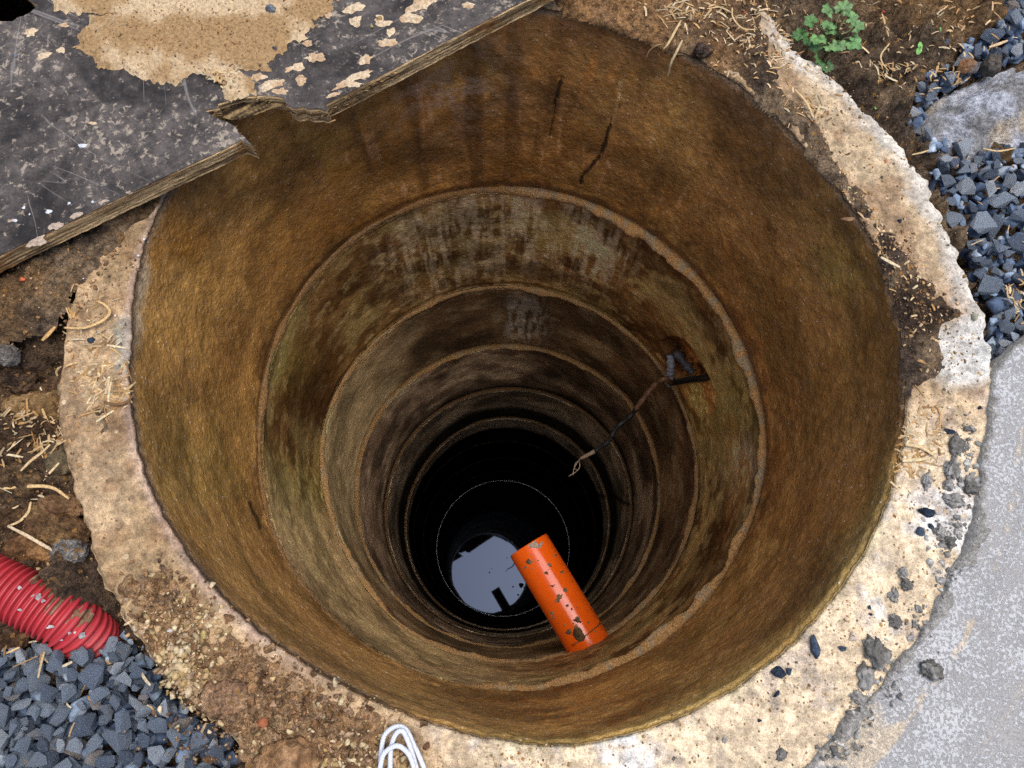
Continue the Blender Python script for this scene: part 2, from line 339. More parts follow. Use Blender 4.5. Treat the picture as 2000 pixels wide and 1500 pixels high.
mudp = [G2(m, .005) for m in (MUD_A, MUD_B, MUD_C, MUD_D)]
def clods(x, y, sc, s=0):                 # rounded lumps
    return np.maximum(0, fbm(x, y, 0., sc, 3, s)-.42)
BH0 = G(-10, -10, 0.)
def soilH(x, y):
    x = np.asarray(x, float); y = np.asarray(y, float)
    h = -.03 + .045*(fbm(x, y, .3, 9, 5, 11, .55)-.5) + .10*clods(x, y, 34, 12) + .05*clods(x, y, 85, 15)
    left = sst(-.45, -.62, x); h = h-.02*left + left*(.07*clods(x, y, 17, 31))
    d = np.maximum(sdist(x, y, gr1), sdist(x, y, gr2)); h = h-.045*sst(-.015, .02, d)
    r = np.hypot(x, y); h = h-.03*sst(.055, .0, r-rout(np.arctan2(y, x)))*(1-.6*sst(.3, .5, y)*sst(.3, 0, x))
    h = h-.14*sst(-.02, .03, sdist(x, y, APP))
    h = h-.4*sst(.20, .08, np.hypot(x-BH0[0], y-BH0[1]))  # pit added under the board's hole so that it looks dark
    far = sst(1.6, 6, r); return h*(1-far)-.03*far
def crustH(x, y):
    x = np.asarray(x, float); y = np.asarray(y, float); h = np.full(x.shape, -1.)
    for i, (p, base) in enumerate(zip(mudp, (.010, .012, .006, .003))):
        d = sdist(x, y, p)+.016*(fbm(x, y, 1., 45, 3, 50+i)-.5)
        t = sst(-.002, .03, d)
        q = -.003+base*t+(.022 if i != 3 else .006)*clods(x, y, 60, 40+i)*sst(-.004, .01, d)+t*.008*(fbm(x, y, .3, 120, 3, 60+i)-.5)
        h = np.maximum(h, np.where(d > -.012, q+(d < 0)*d*.5, -1))
    return h
AP_IN = [(2080,600),(2040,630),(1990,672),(1955,712),(1938,742),(1934,790),(1926,850),(1915,900),(1912,960),(1902,1010),(1880,1070),(1855,1120),(1838,1170),(1815,1210),(1790,1250),(1745,1300),(1725,1340),(1700,1365),(1660,1395),(1640,1420),(1615,1450),(1600,1480),(1560,1530),(1500,1600)]
APP = np.vstack([G2(AP_IN, .004), [(.0, -1.2), (1.6, -1.2), (1.6, .3), (1.0, .24)]])
BT = .052                                   # height of the board's face
BOARD_PX = [(-40,521),(0,499),(60,470),(130,437),(180,413),(250,380),(310,351),(345,335),(400,309),(440,290),(470,275),(494,286),(478,268),(468,262),(458,246),(442,238),(425,232),(412,224),(400,216),(428,212),(425,203),(445,196),(470,188),(520,186),(553,190),(560,203),(575,212),(592,208),(604,213),(622,212),(640,218),(636,203),(700,171),(780,129),(850,93),(925,53),(1000,14),(1045,-8),(1110,-45)]
board = G2(BOARD_PX, BT)
_e = board[0]-board[-1]; _e = _e/np.linalg.norm(_e); _n = np.array([-_e[1], _e[0]]); _n = _n if _n[1] > 0 else -_n
board_outer = [board[-1]-_e*.12+_n*.02, board[-1]-_e*.12+_n*.78, board[0]+_e*.25+_n*.78, board[0]+_e*.25]
BOUT = np.vstack([board, board_outer])
hole_px = [(-70,-60),(-20,-70),(20,-40),(50,-10),(75,8),(60,22),(45,30),(25,42),(0,40),(-40,36),(-75,0)]
BHOLE = G2(hole_px, BT)
def topz(x, y):                            # the height of whatever lies uppermost at a place
    x = np.atleast_1d(np.asarray(x, float)); y = np.atleast_1d(np.asarray(y, float)); r = np.hypot(x, y); th = np.arctan2(y, x)
    h = np.where(r < rout(th), 0., soilH(x, y)); h = np.maximum(h, crustH(x, y)); h = np.where(sdist(x, y, APP) > 0, .006, h)
    return h

# ------------------------------------------------------------------ ground
def axis(a, b, st):
    core = np.arange(a, b, st); ext = []; d = st; q = 0
    while q < 60: d *= 1.35; q += d; ext.append(q)
    e = np.array(ext); return np.concatenate([(a-e)[::-1], core, core[-1]+e])
def soilcol(x, y, z, s=0):
    a = fbm(x, y, z, 7, 4, 70+s); b = fbm(x, y, z, 22, 4, 75+s)
    c = mixc(lin('54463a'), lin('857058'), sst(.35, .65, b)); c = mixc(c, lin('8e6c44'), sst(.55, .72, a)*.55)
    return c*.95
xa, ya = axis(-1.15, 1.15, .0055), axis(-.95, 1.0, .0055)
X, Y = np.meshgrid(xa, ya, indexing='ij'); X = X.ravel(); Y = Y.ravel(); Z = soilH(X, Y)
Fq = grid_faces(len(xa), len(ya)); cx, cy = X[Fq].mean(1), Y[Fq].mean(1); Fq = Fq[np.hypot(cx, cy) > .57][:, ::-1]
cg = soilcol(X, Y, Z); lf = sst(-.4, -.6, X); cg = mixc(cg, lin('6b4f38'), lf*.35)
ground = mesh('ground', np.stack([X, Y, Z], 1), Fq[:, ::-1], SOIL, cg); tag(ground, kind='structure', label='brown crumbly soil around the well')
# soil crust lying on the rim
xs = np.arange(-.82, .75, .0032); ys = np.arange(-.72, .75, .0032)
X, Y = np.meshgrid(xs, ys, indexing='ij'); X = X.ravel(); Y = Y.ravel(); Z = crustH(X, Y)
r = np.hypot(X, Y); th = np.arctan2(Y, X); inner = rj(0, th); over = inner-.006*fbm(X, Y, 0, 60, 2, 3)
dr = np.clip(inner-r, 0, .05); lim = inner-.0015-.004*fbm(X, Y, 0, 45, 3, 3); sc_ = np.where(r < lim, lim/np.maximum(r, 1e-6), 1.); r0 = r.copy(); X = X*sc_; Y = Y*sc_; r = np.where(r < lim, lim, r); Z = np.where(r0 < inner, Z-1.0*dr, Z)
Fq = grid_faces(len(xs), len(ys)); keep = (Z[Fq].max(1) > -.001) & (r0[Fq].min(1) > (over-.016)[Fq].min(1)) & (Z[Fq].min(1) > -.03); Fq = Fq[keep]
used = np.unique(Fq); mp = np.full(len(X), -1); mp[used] = np.arange(len(used))
cc = soilcol(X, Y, Z, 3)[used]; xu, yu = X[used], Y[used]
dC = sdist(xu, yu, mudp[2]); cc = mixc(cc, lin('b58e66')*.9, sst(-.01, .01, dC)*(.5+.6*fbm(xu, yu, 0, 25, 3, 91)))
px, py = PR(np.stack([xu, yu, Z[used]], 1))
cc = mixc(cc, lin('a37a50')*.85, sst(330, 200, np.hypot(px-1190, (py-60)*1.3))*.8*fbm(xu, yu, 0, 18, 3, 95)*1.5)
cc = mixc(cc, lin('37291f'), sst(90, 40, np.hypot(px-1810, py-595))*.7)
crust = mesh('soil_crust', np.stack([xu, yu, Z[used]], 1), mp[Fq], SOIL, cc)
tag(crust, 'crumbly brown soil spilled over the concrete rim of the well', 'soil', kind='stuff')

# ------------------------------------------------------------------ stacked concrete rings
CR1 = [(1097,152),(1090,175),(1084,205),(1080,235),(1074,265)]; CR2 = [(1207,205),(1200,225),(1190,250),(1182,280),(1168,310),(1150,330),(1136,345),(1135,358)]
CR3 = [(1212,160),(1208,200),(1196,240)]
HOLE = [(1288,670),(1299,658),(1322,658),(1345,672),(1358,693),(1374,718),(1388,742),(1370,748),(1325,742),(1303,722),(1306,706),(1296,685)]
HPATCH = [(1325,742),(1385,742),(1400,770),(1395,800),(1370,815),(1350,790),(1335,765)]
def blob(px, py, x, y, r, s=0): return np.exp(-((px-x)**2+(py-y)**2)/(r*r))
def ringcol(k, P, th, dep, r):
    x, y, z = P[:, 0], P[:, 1], P[:, 2]; px, py = PR(P)
    a = fbm(x, y, z, 6, 4, 100+k); b = fbm(x, y, z, 15, 4, 110+k); st = fbm(x*75, y*75, z*9, 1., 4, 120+k, .65); sw = fbm(x*9, y*9, z*30, 1., 3, 130+k)
    deg = np.degrees(th)
    if k == 0:
        c = mixc(lin('6f5026'), lin('80612e'), sst(.35, .65, a)); c = mixc(c, lin('75501f'), sst(.5, .68, b)*.5)
        g = blob(px, py, 400, 900, 110)+blob(px, py, 330, 520, 90)*.5+blob(px, py, 620, 290, 110)*.7+blob(px, py, 560, 1080, 120)*.5+blob(px, py, 1640, 520, 70)*.7+blob(px, py, 800, 1330, 130)*.5
        c = mixc(c, lin('67602a'), np.clip(g*(.35+sst(.35, .6, b)), 0, 1)*.5)
        c = mixc(c, lin('54370f'), sst(.1, .0, np.abs(deg-5)/360)*sst(.42, .6, a)*.6)
        c = mixc(c, lin('8a5a24'), sst(.55, .7, st)*.5*sst(.3, .5, y)); c = mixc(c, lin('9c8260'), sst(.60, .75, st)*.45*sst(.3, .45, y)*sst(.1, .3, dep))
        s2 = fbm(x*28, y*28, z*3, 1., 3, 126); c = mixc(c, lin('3c2710'), sst(.5, .7, s2)*sst(.0, .4, y)*(.25+.5*blob(px, py, 900, 220, 260)))
        c = mixc(c, lin('3f2c16'), blob(px, py, 1490, 230, 120)*.4+blob(px, py, 1640, 1080, 90)*.35); c = mixc(c, lin('8c8274'), blob(px, py, 870, 140, 110)*.35*sst(.4, .6, fbm(x, y, z, 45, 3, 127)))
        c = mixc(c, lin('3e2c17'), sst(.52, .66, sw)*.2)
        c = mixc(c, lin('5a4028'), sst(.08, .02, dep)*.5*sst(0, 60, deg))
        lb = sst(-175, -120, deg)*sst(-75, -110, deg); c = mixc(c, lin('9a7a4a'), lb*.35)
        lft = sst(140, 165, np.abs(deg)); c = mixc(c, lin('8a6c38'), lft*.3)
        fr = sst(.085, -.02, dep+.02*(fbm(x, y, z, 30, 3, 5)-.5))*sst(-100, -85, deg)*sst(-12, -25, deg); c = mixc(c, lin('8a8650'), fr*.3)
        fr2 = sst(.03, .0, dep+.03*(fbm(x, y, z, 30, 3, 6)-.5))*sst(170, 175, np.abs(deg)); c = mixc(c, lin('97907a'), fr2*.7)
        dk = np.exp(-(sst(0, 1, 0)+((dep-.485)/.02)**2)); c = mixc(c, lin('43301c'), dk*.5)
        c = mixc(c, lin('a58248'), sst(.42, .47, dep)*sst(-178, -165, deg)*sst(-80, -110, deg)*.6)
        for L, wd in ((CR1, 2.2), (CR2, 2.6)):
            c = mixc(c, lin('20140a'), sst(wd+2, wd-1, pdist(px, py, L)+9*(fbm(x, y, z, 110, 3, 8)-.5))*.95)
        c = mixc(c, lin('a08050'), sst(4, 1, pdist(px, py, CR3))*.6)
        c = c*(1.75+.25*sst(100, 20, np.abs(deg-50)))[:, None]*np.array([1.10, .99, .93])*(1+.18*sst(-.2, .3, x))[:, None]*(.66+.66*sst(.3, .68, fbm(x+.3*b, y, z*1.6, 6, 5, 151, .6)))[:, None]  # far and right sides lifted in colour where the sun reaches less
        c = mixc(c, c*np.array([.5, .45, .42]), sst(.05, .0, np.abs(dep-.455+.03*(fbm(x, y, 0., 6, 3, 152)-.5)))*sst(.42, .6, fbm(x, y, z, 26, 4, 153))*.8)
        c = mixc(c, lin('94601c')*1.5, np.clip(blob(px, py, 345, 480, 60)+blob(px, py, 660, 380, 90)*.7+blob(px, py, 1010, 300, 80)*.5, 0, 1)*sst(.35, .6, b)*.7)
    elif k == 1:
        c = mixc(lin('70603a'), lin('5f4626'), sst(.35, .65, a)); c = mixc(c, lin('3e2810'), sst(.48, .66, b)*.8); c = mixc(c, lin('8a7850'), sst(.58, .72, fbm(x, y, z, 30, 3, 142))*.5)
        pale = (blob(px, py, 830, 500, 70)+blob(px, py, 940, 440, 90)+blob(px, py, 1170, 470, 75)*1.3+blob(px, py, 1050, 430, 80)*.7)
        c = mixc(c, lin('a89c84'), np.clip(pale*sst(.38, .72, st)*(.1+1.3*fbm(x, y, z, 80, 3, 141)), 0, .46))
        c = mixc(c, lin('3c240c'), np.clip(blob(px, py, 610, 780, 75)+blob(px, py, 640, 660, 50)*.6, 0, 1)*.9); c = mixc(c, lin('6a6a2a'), np.clip(blob(px, py, 1440, 800, 80)+blob(px, py, 545, 700, 60)+blob(px, py, 600, 960, 70), 0, 1)*.25)
        c = mixc(c, lin('a09378'), blob(px, py, 1450, 900, 45)*.5*sst(.4, .6, b)); c = mixc(c, lin('8a5030'), blob(px, py, 1150, 1290, 50)*.08)  # last mix: faint red glow of the pipe painted on the wall
        c = mixc(c, lin('9c8a68'), sst(-170, -150, deg)*sst(-70, -100, deg)*.35)
        hd = sdist(px, py, HOLE); c = mixc(c, mixc(lin('4a3018'), lin('a86c34'), sst(1325, 1350, px)*sst(.35, .6, fbm(x, y, z, 70, 3, 44))), sst(-2, 3, hd)); 
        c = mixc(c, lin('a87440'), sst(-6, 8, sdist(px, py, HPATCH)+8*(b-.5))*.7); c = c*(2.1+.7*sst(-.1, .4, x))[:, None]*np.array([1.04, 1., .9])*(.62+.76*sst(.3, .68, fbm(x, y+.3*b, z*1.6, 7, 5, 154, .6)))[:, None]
    elif k == 2:
        c = mixc(lin('6d5538'), lin('5c4630'), sst(.35, .65, a)); c = mixc(c, lin('8a7658'), sst(.5, .66, b)*.6)
        c = mixc(c, lin('aaa294'), np.clip(blob(px, py, 1030, 620, 35)*2*sst(.4, .6, st), 0, .8)); c = mixc(c, lin('3c2c1c'), blob(px, py, 880, 640, 70)*.6)
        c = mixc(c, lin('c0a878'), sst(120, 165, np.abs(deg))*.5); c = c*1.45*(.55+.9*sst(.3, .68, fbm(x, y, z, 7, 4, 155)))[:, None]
    elif k == 3:
        c = mixc(lin('74604c'), lin('5a4838'), sst(.35, .65, b)); c = mixc(c, lin('b8a080'), sst(.55, .7, a)*.5); c = c*(1.35+.7*sst(.2, -.4, x))[:, None]*(.55+.9*sst(.3, .68, fbm(x, y, z, 8, 4, 156)))[:, None]  # gain puts light lost with depth into the colour, more to the left
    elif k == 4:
        c = mixc(lin('7c6c58'), lin('5e5242'), sst(.35, .65, b)); c = c*1.9*(.55+.9*sst(.3, .68, fbm(x, y, z, 8, 4, 157)))[:, None]  # colour lifted to offset the light lost with depth
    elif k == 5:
        c = mixc(lin('76685a'), lin('564a3e'), sst(.35, .65, b))*sst(.22, .16, dep)[:, None]*2.1+lin('030302')  # colour lifted for lost light, then faded to black as painted darkness
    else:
        c = np.broadcast_to(lin('020202'), P.shape).copy()  # unlit depth of the shaft painted as black
    if k in (2, 3, 4): c = mixc(c, lin('0e0b08'), sst((.30 if k == 4 else .14) if k > 2 else .05, (.20 if k == 4 else .05) if k > 2 else 0., (ZJ[k]-ZJ[k+1])-dep+.02*(b-.5))*(.95 if k > 2 else .6))  # shade of the undercut ring foot painted into the colour
    if 2 <= k <= 5: c = mixc(c, lin('0c0906'), sst(5, 1.5, pdist(px, py, [(1160,966),(1180,970),(1200,968),(1218,982),(1234,986)])+2*(b-.5))*.85)
    if k == 0: c = mixc(c, lin('1c130a'), sst(5, 2, pdist(px, py, [(488,982),(494,1000),(503,1012),(508,1032)])+5*(fbm(x, y, z, 90, 3, 159)-.5))*.8)
    if 2 <= k <= 5: c = c*(1+.45*sst(.045, .0, dep))[:, None]  # light caught by the top lip painted into the colour
    if k == 0: c = mixc(c, lin('5a4630'), sst(.016, .002, dep)*sst(-20, 0, deg)+sst(.016, .002, dep)*sst(-95, -110, deg))
    return np.clip(c, 0, .75)
NAMES = ['uppermost concrete well ring, olive brown stained wall and cream gritty rim', 'second concrete ring from the top, with pale lime streaks and the cable hole', 'third concrete ring from the top, brown, below the second tan mortar joint', 'fourth concrete ring from the top, dark brown, where the cable hangs past', 'fifth concrete ring from the top, narrow grey band deep in the well', 'sixth concrete ring from the top, thin grey band fading into painted darkness']
ringobj = []
for k in range(9):
    nth, nz = ((1150, 185), (900, 130), (640, 80), (520, 60), (400, 40), (360, 40), (200, 12), (200, 12), (200, 12))[k]
    th = np.linspace(-np.pi, np.pi, nth, endpoint=False); zt, zb = ZJ[k], ZJ[k+1]+(.010 if k < 5 else .0)
    zz = np.linspace(zt, zb, nz); T, ZZ = np.meshgrid(th, zz); T = T.ravel(); ZZ = ZZ.ravel()
    H = zt-zb; dep = zt-ZZ; f = dep/H
    r = rj(k, T)*(1-f)+rj(k+1, T)*f
    lip = 0 if k == 0 else 1
    r = r+.006*np.sin(np.pi*f)**.5*lip+.010*sst(H-.045, H-.004, dep)*(1 if k < 2 else 2.6)
    if k == 0: r = r+.004*np.sin(np.pi*np.clip(f*1.1, 0, 1))
    x, y = np.cos(T), np.sin(T)
    nr = .004*(fbm(x, y, ZZ, 9, 4, 200+k)-.5)+.0035*(fbm(x, y, ZZ, 60, 3, 210+k)-.5)
    if k == 0:
        nr += .0035*(fbm(x, y, ZZ, 28, 3, 220)-.5)-.0018*sst(.44, .47, dep+.01*(fbm(x, y, ZZ, 20, 3, 3)-.5))+.004*sst(.010, 0, dep)
    r = r+nr; P = np.stack([r*x, r*y, ZZ], 1); px, py = PR(P)
    if k == 0:
        for L in (CR1, CR2): P[:, :2] *= (1+.006*sst(6, 1, pdist(px, py, L)))[:, None]/1
    if k == 1:
        hd = sdist(px, py, HOLE); P[:, :2] *= (1+(.025+.07*fbm(x, y, ZZ, 55, 4, 230))*sst(-1, 7, hd))[:, None]
        hp = sdist(px, py, HPATCH); P[:, :2] *= (1+.02*(fbm(x, y, ZZ, 60, 3, 231)-.2)*sst(-4, 8, hp)*(hd < 0))[:, None]
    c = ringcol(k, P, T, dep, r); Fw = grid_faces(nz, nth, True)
    # rim top and the buried outside
    ntop = 46 if k == 0 else 3
    tt = th; ro = rout(tt) if k == 0 else np.full(nth, .6)
    s = np.linspace(0, 1, ntop+1)[1:]; S, TT = np.meshgrid(s, tt, indexing='ij'); S = S.ravel(); TT = TT.ravel()
    ri = np.tile(np.hypot(P[:nth, 0], P[:nth, 1]), ntop); rr = ri*(1-S)+np.tile(ro, ntop)*S
    xt, yt = rr*np.cos(TT), rr*np.sin(TT)
    zt_ = np.full(xt.shape, zt)
    if k == 0:
        jag = (fbm(xt, yt, 0., 55, 4, 240)-.5); e = sst(.85, 1, S)
        rr = rr+e*jag*(.014+.012*sst(0, .3, xt)); xt, yt = rr*np.cos(TT), rr*np.sin(TT)
        zt_ = -.004*(1-sst(0, .06, S))+.0055*(fbm(xt, yt, 0, 20, 4, 241)-.5)+.004*(fbm(xt, yt, 0, 110, 3, 242)-.5)-.012*sst(.93, 1.0, S)*(.3+fbm(xt, yt, 0, 40, 3, 243))
        deg = np.degrees(TT); px, py = PR(np.stack([xt, yt, zt_], 1)); n1 = fbm(xt, yt, 0, 14, 4, 250); n2 = fbm(xt, yt, 0, 45, 4, 251)
        ct = mixc(lin('ac8f6a'), lin('c4a680'), sst(.35, .62, n1)); ct = mixc(ct, lin('8f6a48'), sst(.52, .68, n2)*.5)
        low = sst(780, 1000, px)*sst(700, 900, py); br = mixc(lin('d2bc9c'), lin('dcd8d0'), sst(.56, .74, n1+.35*(n2-.5))); br = br*1.02; br = mixc(br, lin('a8998a'), sst(.62, .72, n2)*.7)
        ct = mixc(ct, br, low); ur = sst(1450, 1560, px)*sst(760, 700, py); ct = mixc(ct, mixc(lin('a98c6c'), lin('c4ab88'), sst(.4, .6, n1)), ur)
        outb = sst(.62, .9, S+.3*(n2-.5)); ct = mixc(ct, lin('d8d0c2'), ur*outb*.9); ct = mixc(ct, lin('d6d4cc'), sst(90, 45, np.hypot(px-1880, py-690)+40*(n2-.5))*.8)
        ct = mixc(ct, lin('a09a88'), sst(46, 28, np.hypot((px-245)*1.4, (py-672)*.65)+30*(n2-.5))*.9)
        ct = mixc(ct, lin('6c4f38'), sst(150, 60, np.abs(py-840)+sst(200, 400, px)*300)*sst(300, 250, px)*.35*(n1+.2))
        ct = mixc(ct, lin('60554a'), sst(14, 5, np.abs((px-320)*.5+(py-1105)))*sst(70, 30, np.abs(px-320))*sst(.45, .6, n2)*.8)
        gi = sst(.10, -.05, S+.15*(n2-.5))*sst(-100, -85, deg)*sst(-5, -25, deg); ct = mixc(ct, lin('b5b187'), gi*.45)
        ct = mixc(ct, lin('b9a094'), sst(.2, .02, S)*sst(700, 500, px)*.5)
        ct = ct*(.82+.16*low)[:, None]*(.8+.4*sst(.3, .7, fbm(xt, yt, 0, 70, 4, 258)))[:, None]
    else: ct = np.broadcast_to(lin('6a5a45'), (len(xt), 3))
    n0 = len(P); P2 = np.stack([xt, yt, zt_], 1)
    Ft = grid_faces(ntop, nth, True)+n0
    j = np.arange(nth); j2 = (j+1) % nth; Fj = np.stack([j, n0+j, n0+j2, j2], 1)
    lo = P2[-nth:].copy(); mid = lo.copy(); mid[:, 2] -= .03; mid[:, :2] *= 1-.004; lo[:, 2] = zb; n1_ = n0+len(P2)
    a0 = n1_-nth; Fo1 = np.stack([a0+j, n1_+j, n1_+j2, a0+j2], 1); Fo2 = np.stack([n1_+j, n1_+nth+j, n1_+nth+j2, n1_+j2], 1)
    b0 = (nz-1)*nth; Fb = np.stack([n1_+nth+j, b0+j, b0+j2, n1_+nth+j2], 1)
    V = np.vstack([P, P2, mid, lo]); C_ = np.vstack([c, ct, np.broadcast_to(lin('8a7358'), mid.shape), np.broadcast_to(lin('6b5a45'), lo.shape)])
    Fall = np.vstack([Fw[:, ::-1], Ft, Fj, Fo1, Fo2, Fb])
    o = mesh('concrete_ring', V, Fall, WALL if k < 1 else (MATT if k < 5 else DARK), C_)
    if k == 0:
        o.data.materials.append(TOP); mi = np.zeros(len(Fall), np.int32); mi[len(Fw):] = 1; o.data.polygons.foreach_set('material_index', mi)
    tag(o, NAMES[k] if k < 6 else ('concrete ring painted black as unlit depth, just under the last visible grey band', 'concrete ring painted black as unlit depth, above the waterline of the dark water', 'lowest concrete ring, painted black as unlit depth, standing in the dark water')[k-6], 'well ring', 'concrete rings stacked into the well shaft')
    ringobj.append(o)
# mortar beads squeezed out of the joints, each part of the ring under it
for k, (amt, hexc) in {1: (.0085, 'a37a48'), 2: (.007, '98784e'), 3: (.006, '86683f'), 4: (.004, '2a2219'), 5: (.004, '2a2219')}.items():
    nth = (1300, 1000, 700, 500, 400)[k-1]; th = np.linspace(-np.pi, np.pi, nth, endpoint=False); m = 11
    phi = np.linspace(-1, 1, m); T, PH = np.meshgrid(th, phi); T = T.ravel(); PH = PH.ravel(); x, y = np.cos(T), np.sin(T)
    wid = amt*(1.1+1.0*(fbm(x, y, 0., 7, 3, 300+k)-.5)*2); z = ZJ[k]+.004+PH*wid*1.1
    pro = np.sqrt(np.clip(1-PH**2, 0, 1))*wid*(.75+.55*(fbm(x, y, z, 9, 4, 310+k)-.4)*2)
    if k == 1: pro *= .5+.9*sst(-110, -60, np.degrees(T))*sst(110, 60, np.degrees(T))
    r = rj(k, T)+.008+(.018*np.clip(PH, 0, 1)**2 if k > 2 else 0)-pro*1.5-.004*(fbm(x, y, z, 110, 3, 320+k)-.5)*(pro > 0)
    P = np.stack([r*x, r*y, z], 1); n = fbm(x, y, z, 25, 3, 330+k)
    c = mixc(lin(hexc), lin('8a8068') if k < 4 else lin('1a1610'), sst(.5, .62, n)*.6)*(1.35, 1.4, 1.5, 1, 1)[k-1]
    c = mixc(c, lin('7a5a34')*1.4, (sst(60, 110, np.abs(np.degrees(T)))*.75 if k == 1 else .5)*np.ones(len(T)))
    mesh('mortar_joint', P, grid_faces(m, nth, True)[:, ::-1], MORT, c, ringobj[k])

# ------------------------------------------------------------------ water
WZ = -4.543
nth = 128; a = np.linspace(0, 2*np.pi, nth, endpoint=False)
V = [(0, 0, 0)]+[(.56*math.cos(q), .56*math.sin(q), 0) for q in a]
water = mesh('water', V, [(0, 1+i, 1+(i+1) % nth) for i in range(nth)], m_water(), None); water.location = (0, 0, WZ); water.rotation_euler = (R_(-.5), R_(1.0), 0)
tag(water, 'still black water at the bottom of the well', kind='structure')
men = smooth_path([(.494*math.cos(q), .494*math.sin(q), .0015) for q in np.linspace(0, 2*np.pi, 121)], 241)
V, Fc = tube(men, .0034, 8, False); mesh('meniscus_glint', V, Fc, m_plain('painted_glint', 'c8cede', .5, .9, .3, 30), None, water)  # pale tube painted as the sky's glint along the meniscus
A_ = []
for x, y, s_ in ((1018,1143,.022),(1002,1146,.008),(1012,1162,.009),(1024,1148,.008),(956,1118,.007),(960,1110,.004),(1030,1170,.012),(990,1090,.005)):
    p = G(x, y, WZ)[:2]; q = np.linspace(0, 2*np.pi, 12, endpoint=False); A_.append((p, s_*.8*(1+.15*np.sin(q*3+x)), q))
Vd = np.concatenate([np.column_stack([p[0]+rr*np.cos(q), p[1]+rr*np.sin(q), np.full(12, .004)]) for p, rr, q in A_]+[np.column_stack([p[0]+rr*1.03*np.cos(q), p[1]+rr*1.03*np.sin(q), np.full(12, -.012)]) for p, rr, q in A_])
nd = 12*len(A_); Fd = [tuple(range(12*i, 12*i+12)) for i in range(len(A_))]+[(12*i+k+nd, 12*i+(k+1) % 12+nd, 12*i+(k+1) % 12, 12*i+k) for i in range(len(A_)) for k in range(12)]
fd = mesh('floating_debris', Vd+[0, 0, WZ], Fd, m_plain('soaked_bark', '14100c', .8, .5), None, None, False); tag(fd, 'dark specks of debris floating on the water by the orange pipe', 'debris', kind='stuff')

# ------------------------------------------------------------------ cement apron
inner = densify(G2(AP_IN, .004), .006, .006, 17, False); outl = np.vstack([inner, densify(APP[len(AP_IN)-1:], .05, 0, 0, False), APP[-1:]])
V, Fa = cdt(outl, .007)
dd = pdist(V[:, 0], V[:, 1], inner)
lipx, lipy = PR(np.column_stack([V, np.zeros(len(V))]))
lip = sst(.014, .006, dd+.03*(fbm(V[:, 0], V[:, 1], 0, 30, 3, 407)-.5))*sst(745, 800, lipy); zt = .003+.004*(fbm(V[:, 0], V[:, 1], 0, 8, 3, 401)-.5)+lip*(.006+.012*clods(V[:, 0], V[:, 1], 70, 402)*4)*sst(.0, .008, dd)+.0015*(fbm(V[:, 0], V[:, 1], 0, 90, 3, 403)-.5)
zt = zt+.004*sst(.012, 0., np.abs(dd-.055))*sst(.4, .5, fbm(V[:, 0], V[:, 1], 0, 12, 2, 404))
n = len(V); top = np.column_stack([V, zt]); nb = len(outl); bot = np.column_stack([outl, np.full(nb, -.16)])
a_, b_, c_ = top[Fa[:, 0]], top[Fa[:, 1]], top[Fa[:, 2]]; fl = np.cross(b_-a_, c_-a_)[:, 2] < 0; Fa[fl] = Fa[fl][:, ::-1]
sides = [(i, n+i, n+(i+1) % nb, (i+1) % nb) for i in range(nb)]
sand = sst(.012, .0, np.abs(dd-.042)+.014*(fbm(V[:, 0], V[:, 1], 0, 40, 3, 405)-.3))*.6+.45*sst(.006, .001, np.abs(dd-.12)+.008*(fbm(V[:, 0], V[:, 1], 0, 30, 3, 409)-.5))+.55*sst(150, 60, np.hypot(lipx-1640, lipy-1420))
bare = lip*.9; ca = np.zeros((n+nb, 3)); ca[:n, 0] = sand; ca[:n, 1] = bare; ca[n:, 1] = 1; ca[:nb, 1] = np.maximum(ca[:nb, 1], sst(780, 745, lipy[:nb]))
ap = mesh('cement_slab', np.vstack([top, bot]), [tuple(f) for f in Fa]+sides, APR, ca)
tag(ap, 'grey cement slab with white lime bloom beside the well', 'slab')

# ------------------------------------------------------------------ plywood board
V, Fa = cdt(densify(BOUT, .004, .0008, 21)[:], .011, [densify(BHOLE, .004, .003, 23)])
n = len(V); nrm = lambda s: np.cross(s[1]-s[0], s[2]-s[0])[2]
Fa = np.array([f if nrm([np.append(V[i], 0) for i in f]) > 0 else f[::-1] for f in Fa])
zt = np.full(n, BT)+.0015*(fbm(V[:, 0], V[:, 1], 0, 5, 2, 430)-.5)
root = empty('plywood_board', tuple(G(200, 200, BT))); L0 = np.array(root.location)
tag(root, 'dark film faced plywood board with a broken notch lying over the well rim', 'plywood board')
mesh('board_face', np.column_stack([V, zt])-L0, Fa, BOARD, np.tile(lin('555555'), (n, 1)), root)
# bare ply core: boundary loops of the face extruded down
from collections import Counter
ec = Counter(tuple(sorted(e)) for f in Fa for e in ((f[0], f[1]), (f[1], f[2]), (f[2], f[0])))
be = [e for f in Fa for e in ((f[0], f[1]), (f[1], f[2]), (f[2], f[0])) if ec[tuple(sorted(e))] == 1]
bi = sorted({i for e in be for i in e}); ix = {b: i for i, b in enumerate(bi)}; m = len(bi); NL = 10; Vs = []
for l in range(NL):
    p = V[bi].copy(); z = BT-.0006-.025*l/(NL-1); f = fbm(p[:, 0], p[:, 1], z*9, 120, 2, 440+l)-.5
    cen = V.mean(0); p += np.array([.42, -.9])*(.0014*f*2*(l > 0)+.0018*(l % 2)*(l > 0))[:, None]*1.
    Vs.append(np.column_stack([p, np.full(m, z)]))
Fs = [(l*m+ix[a], (l+1)*m+ix[a], (l+1)*m+ix[b], l*m+ix[b]) for l in range(NL-1) for a, b in be]
Vb = np.column_stack([V, np.full(n, BT-.0258)]); nb0 = NL*m
mesh('plywood_core', np.vstack(Vs+[Vb])-L0, Fs+[tuple(i+nb0 for i in f[::-1]) for f in Fa], PLY, None, root, False)
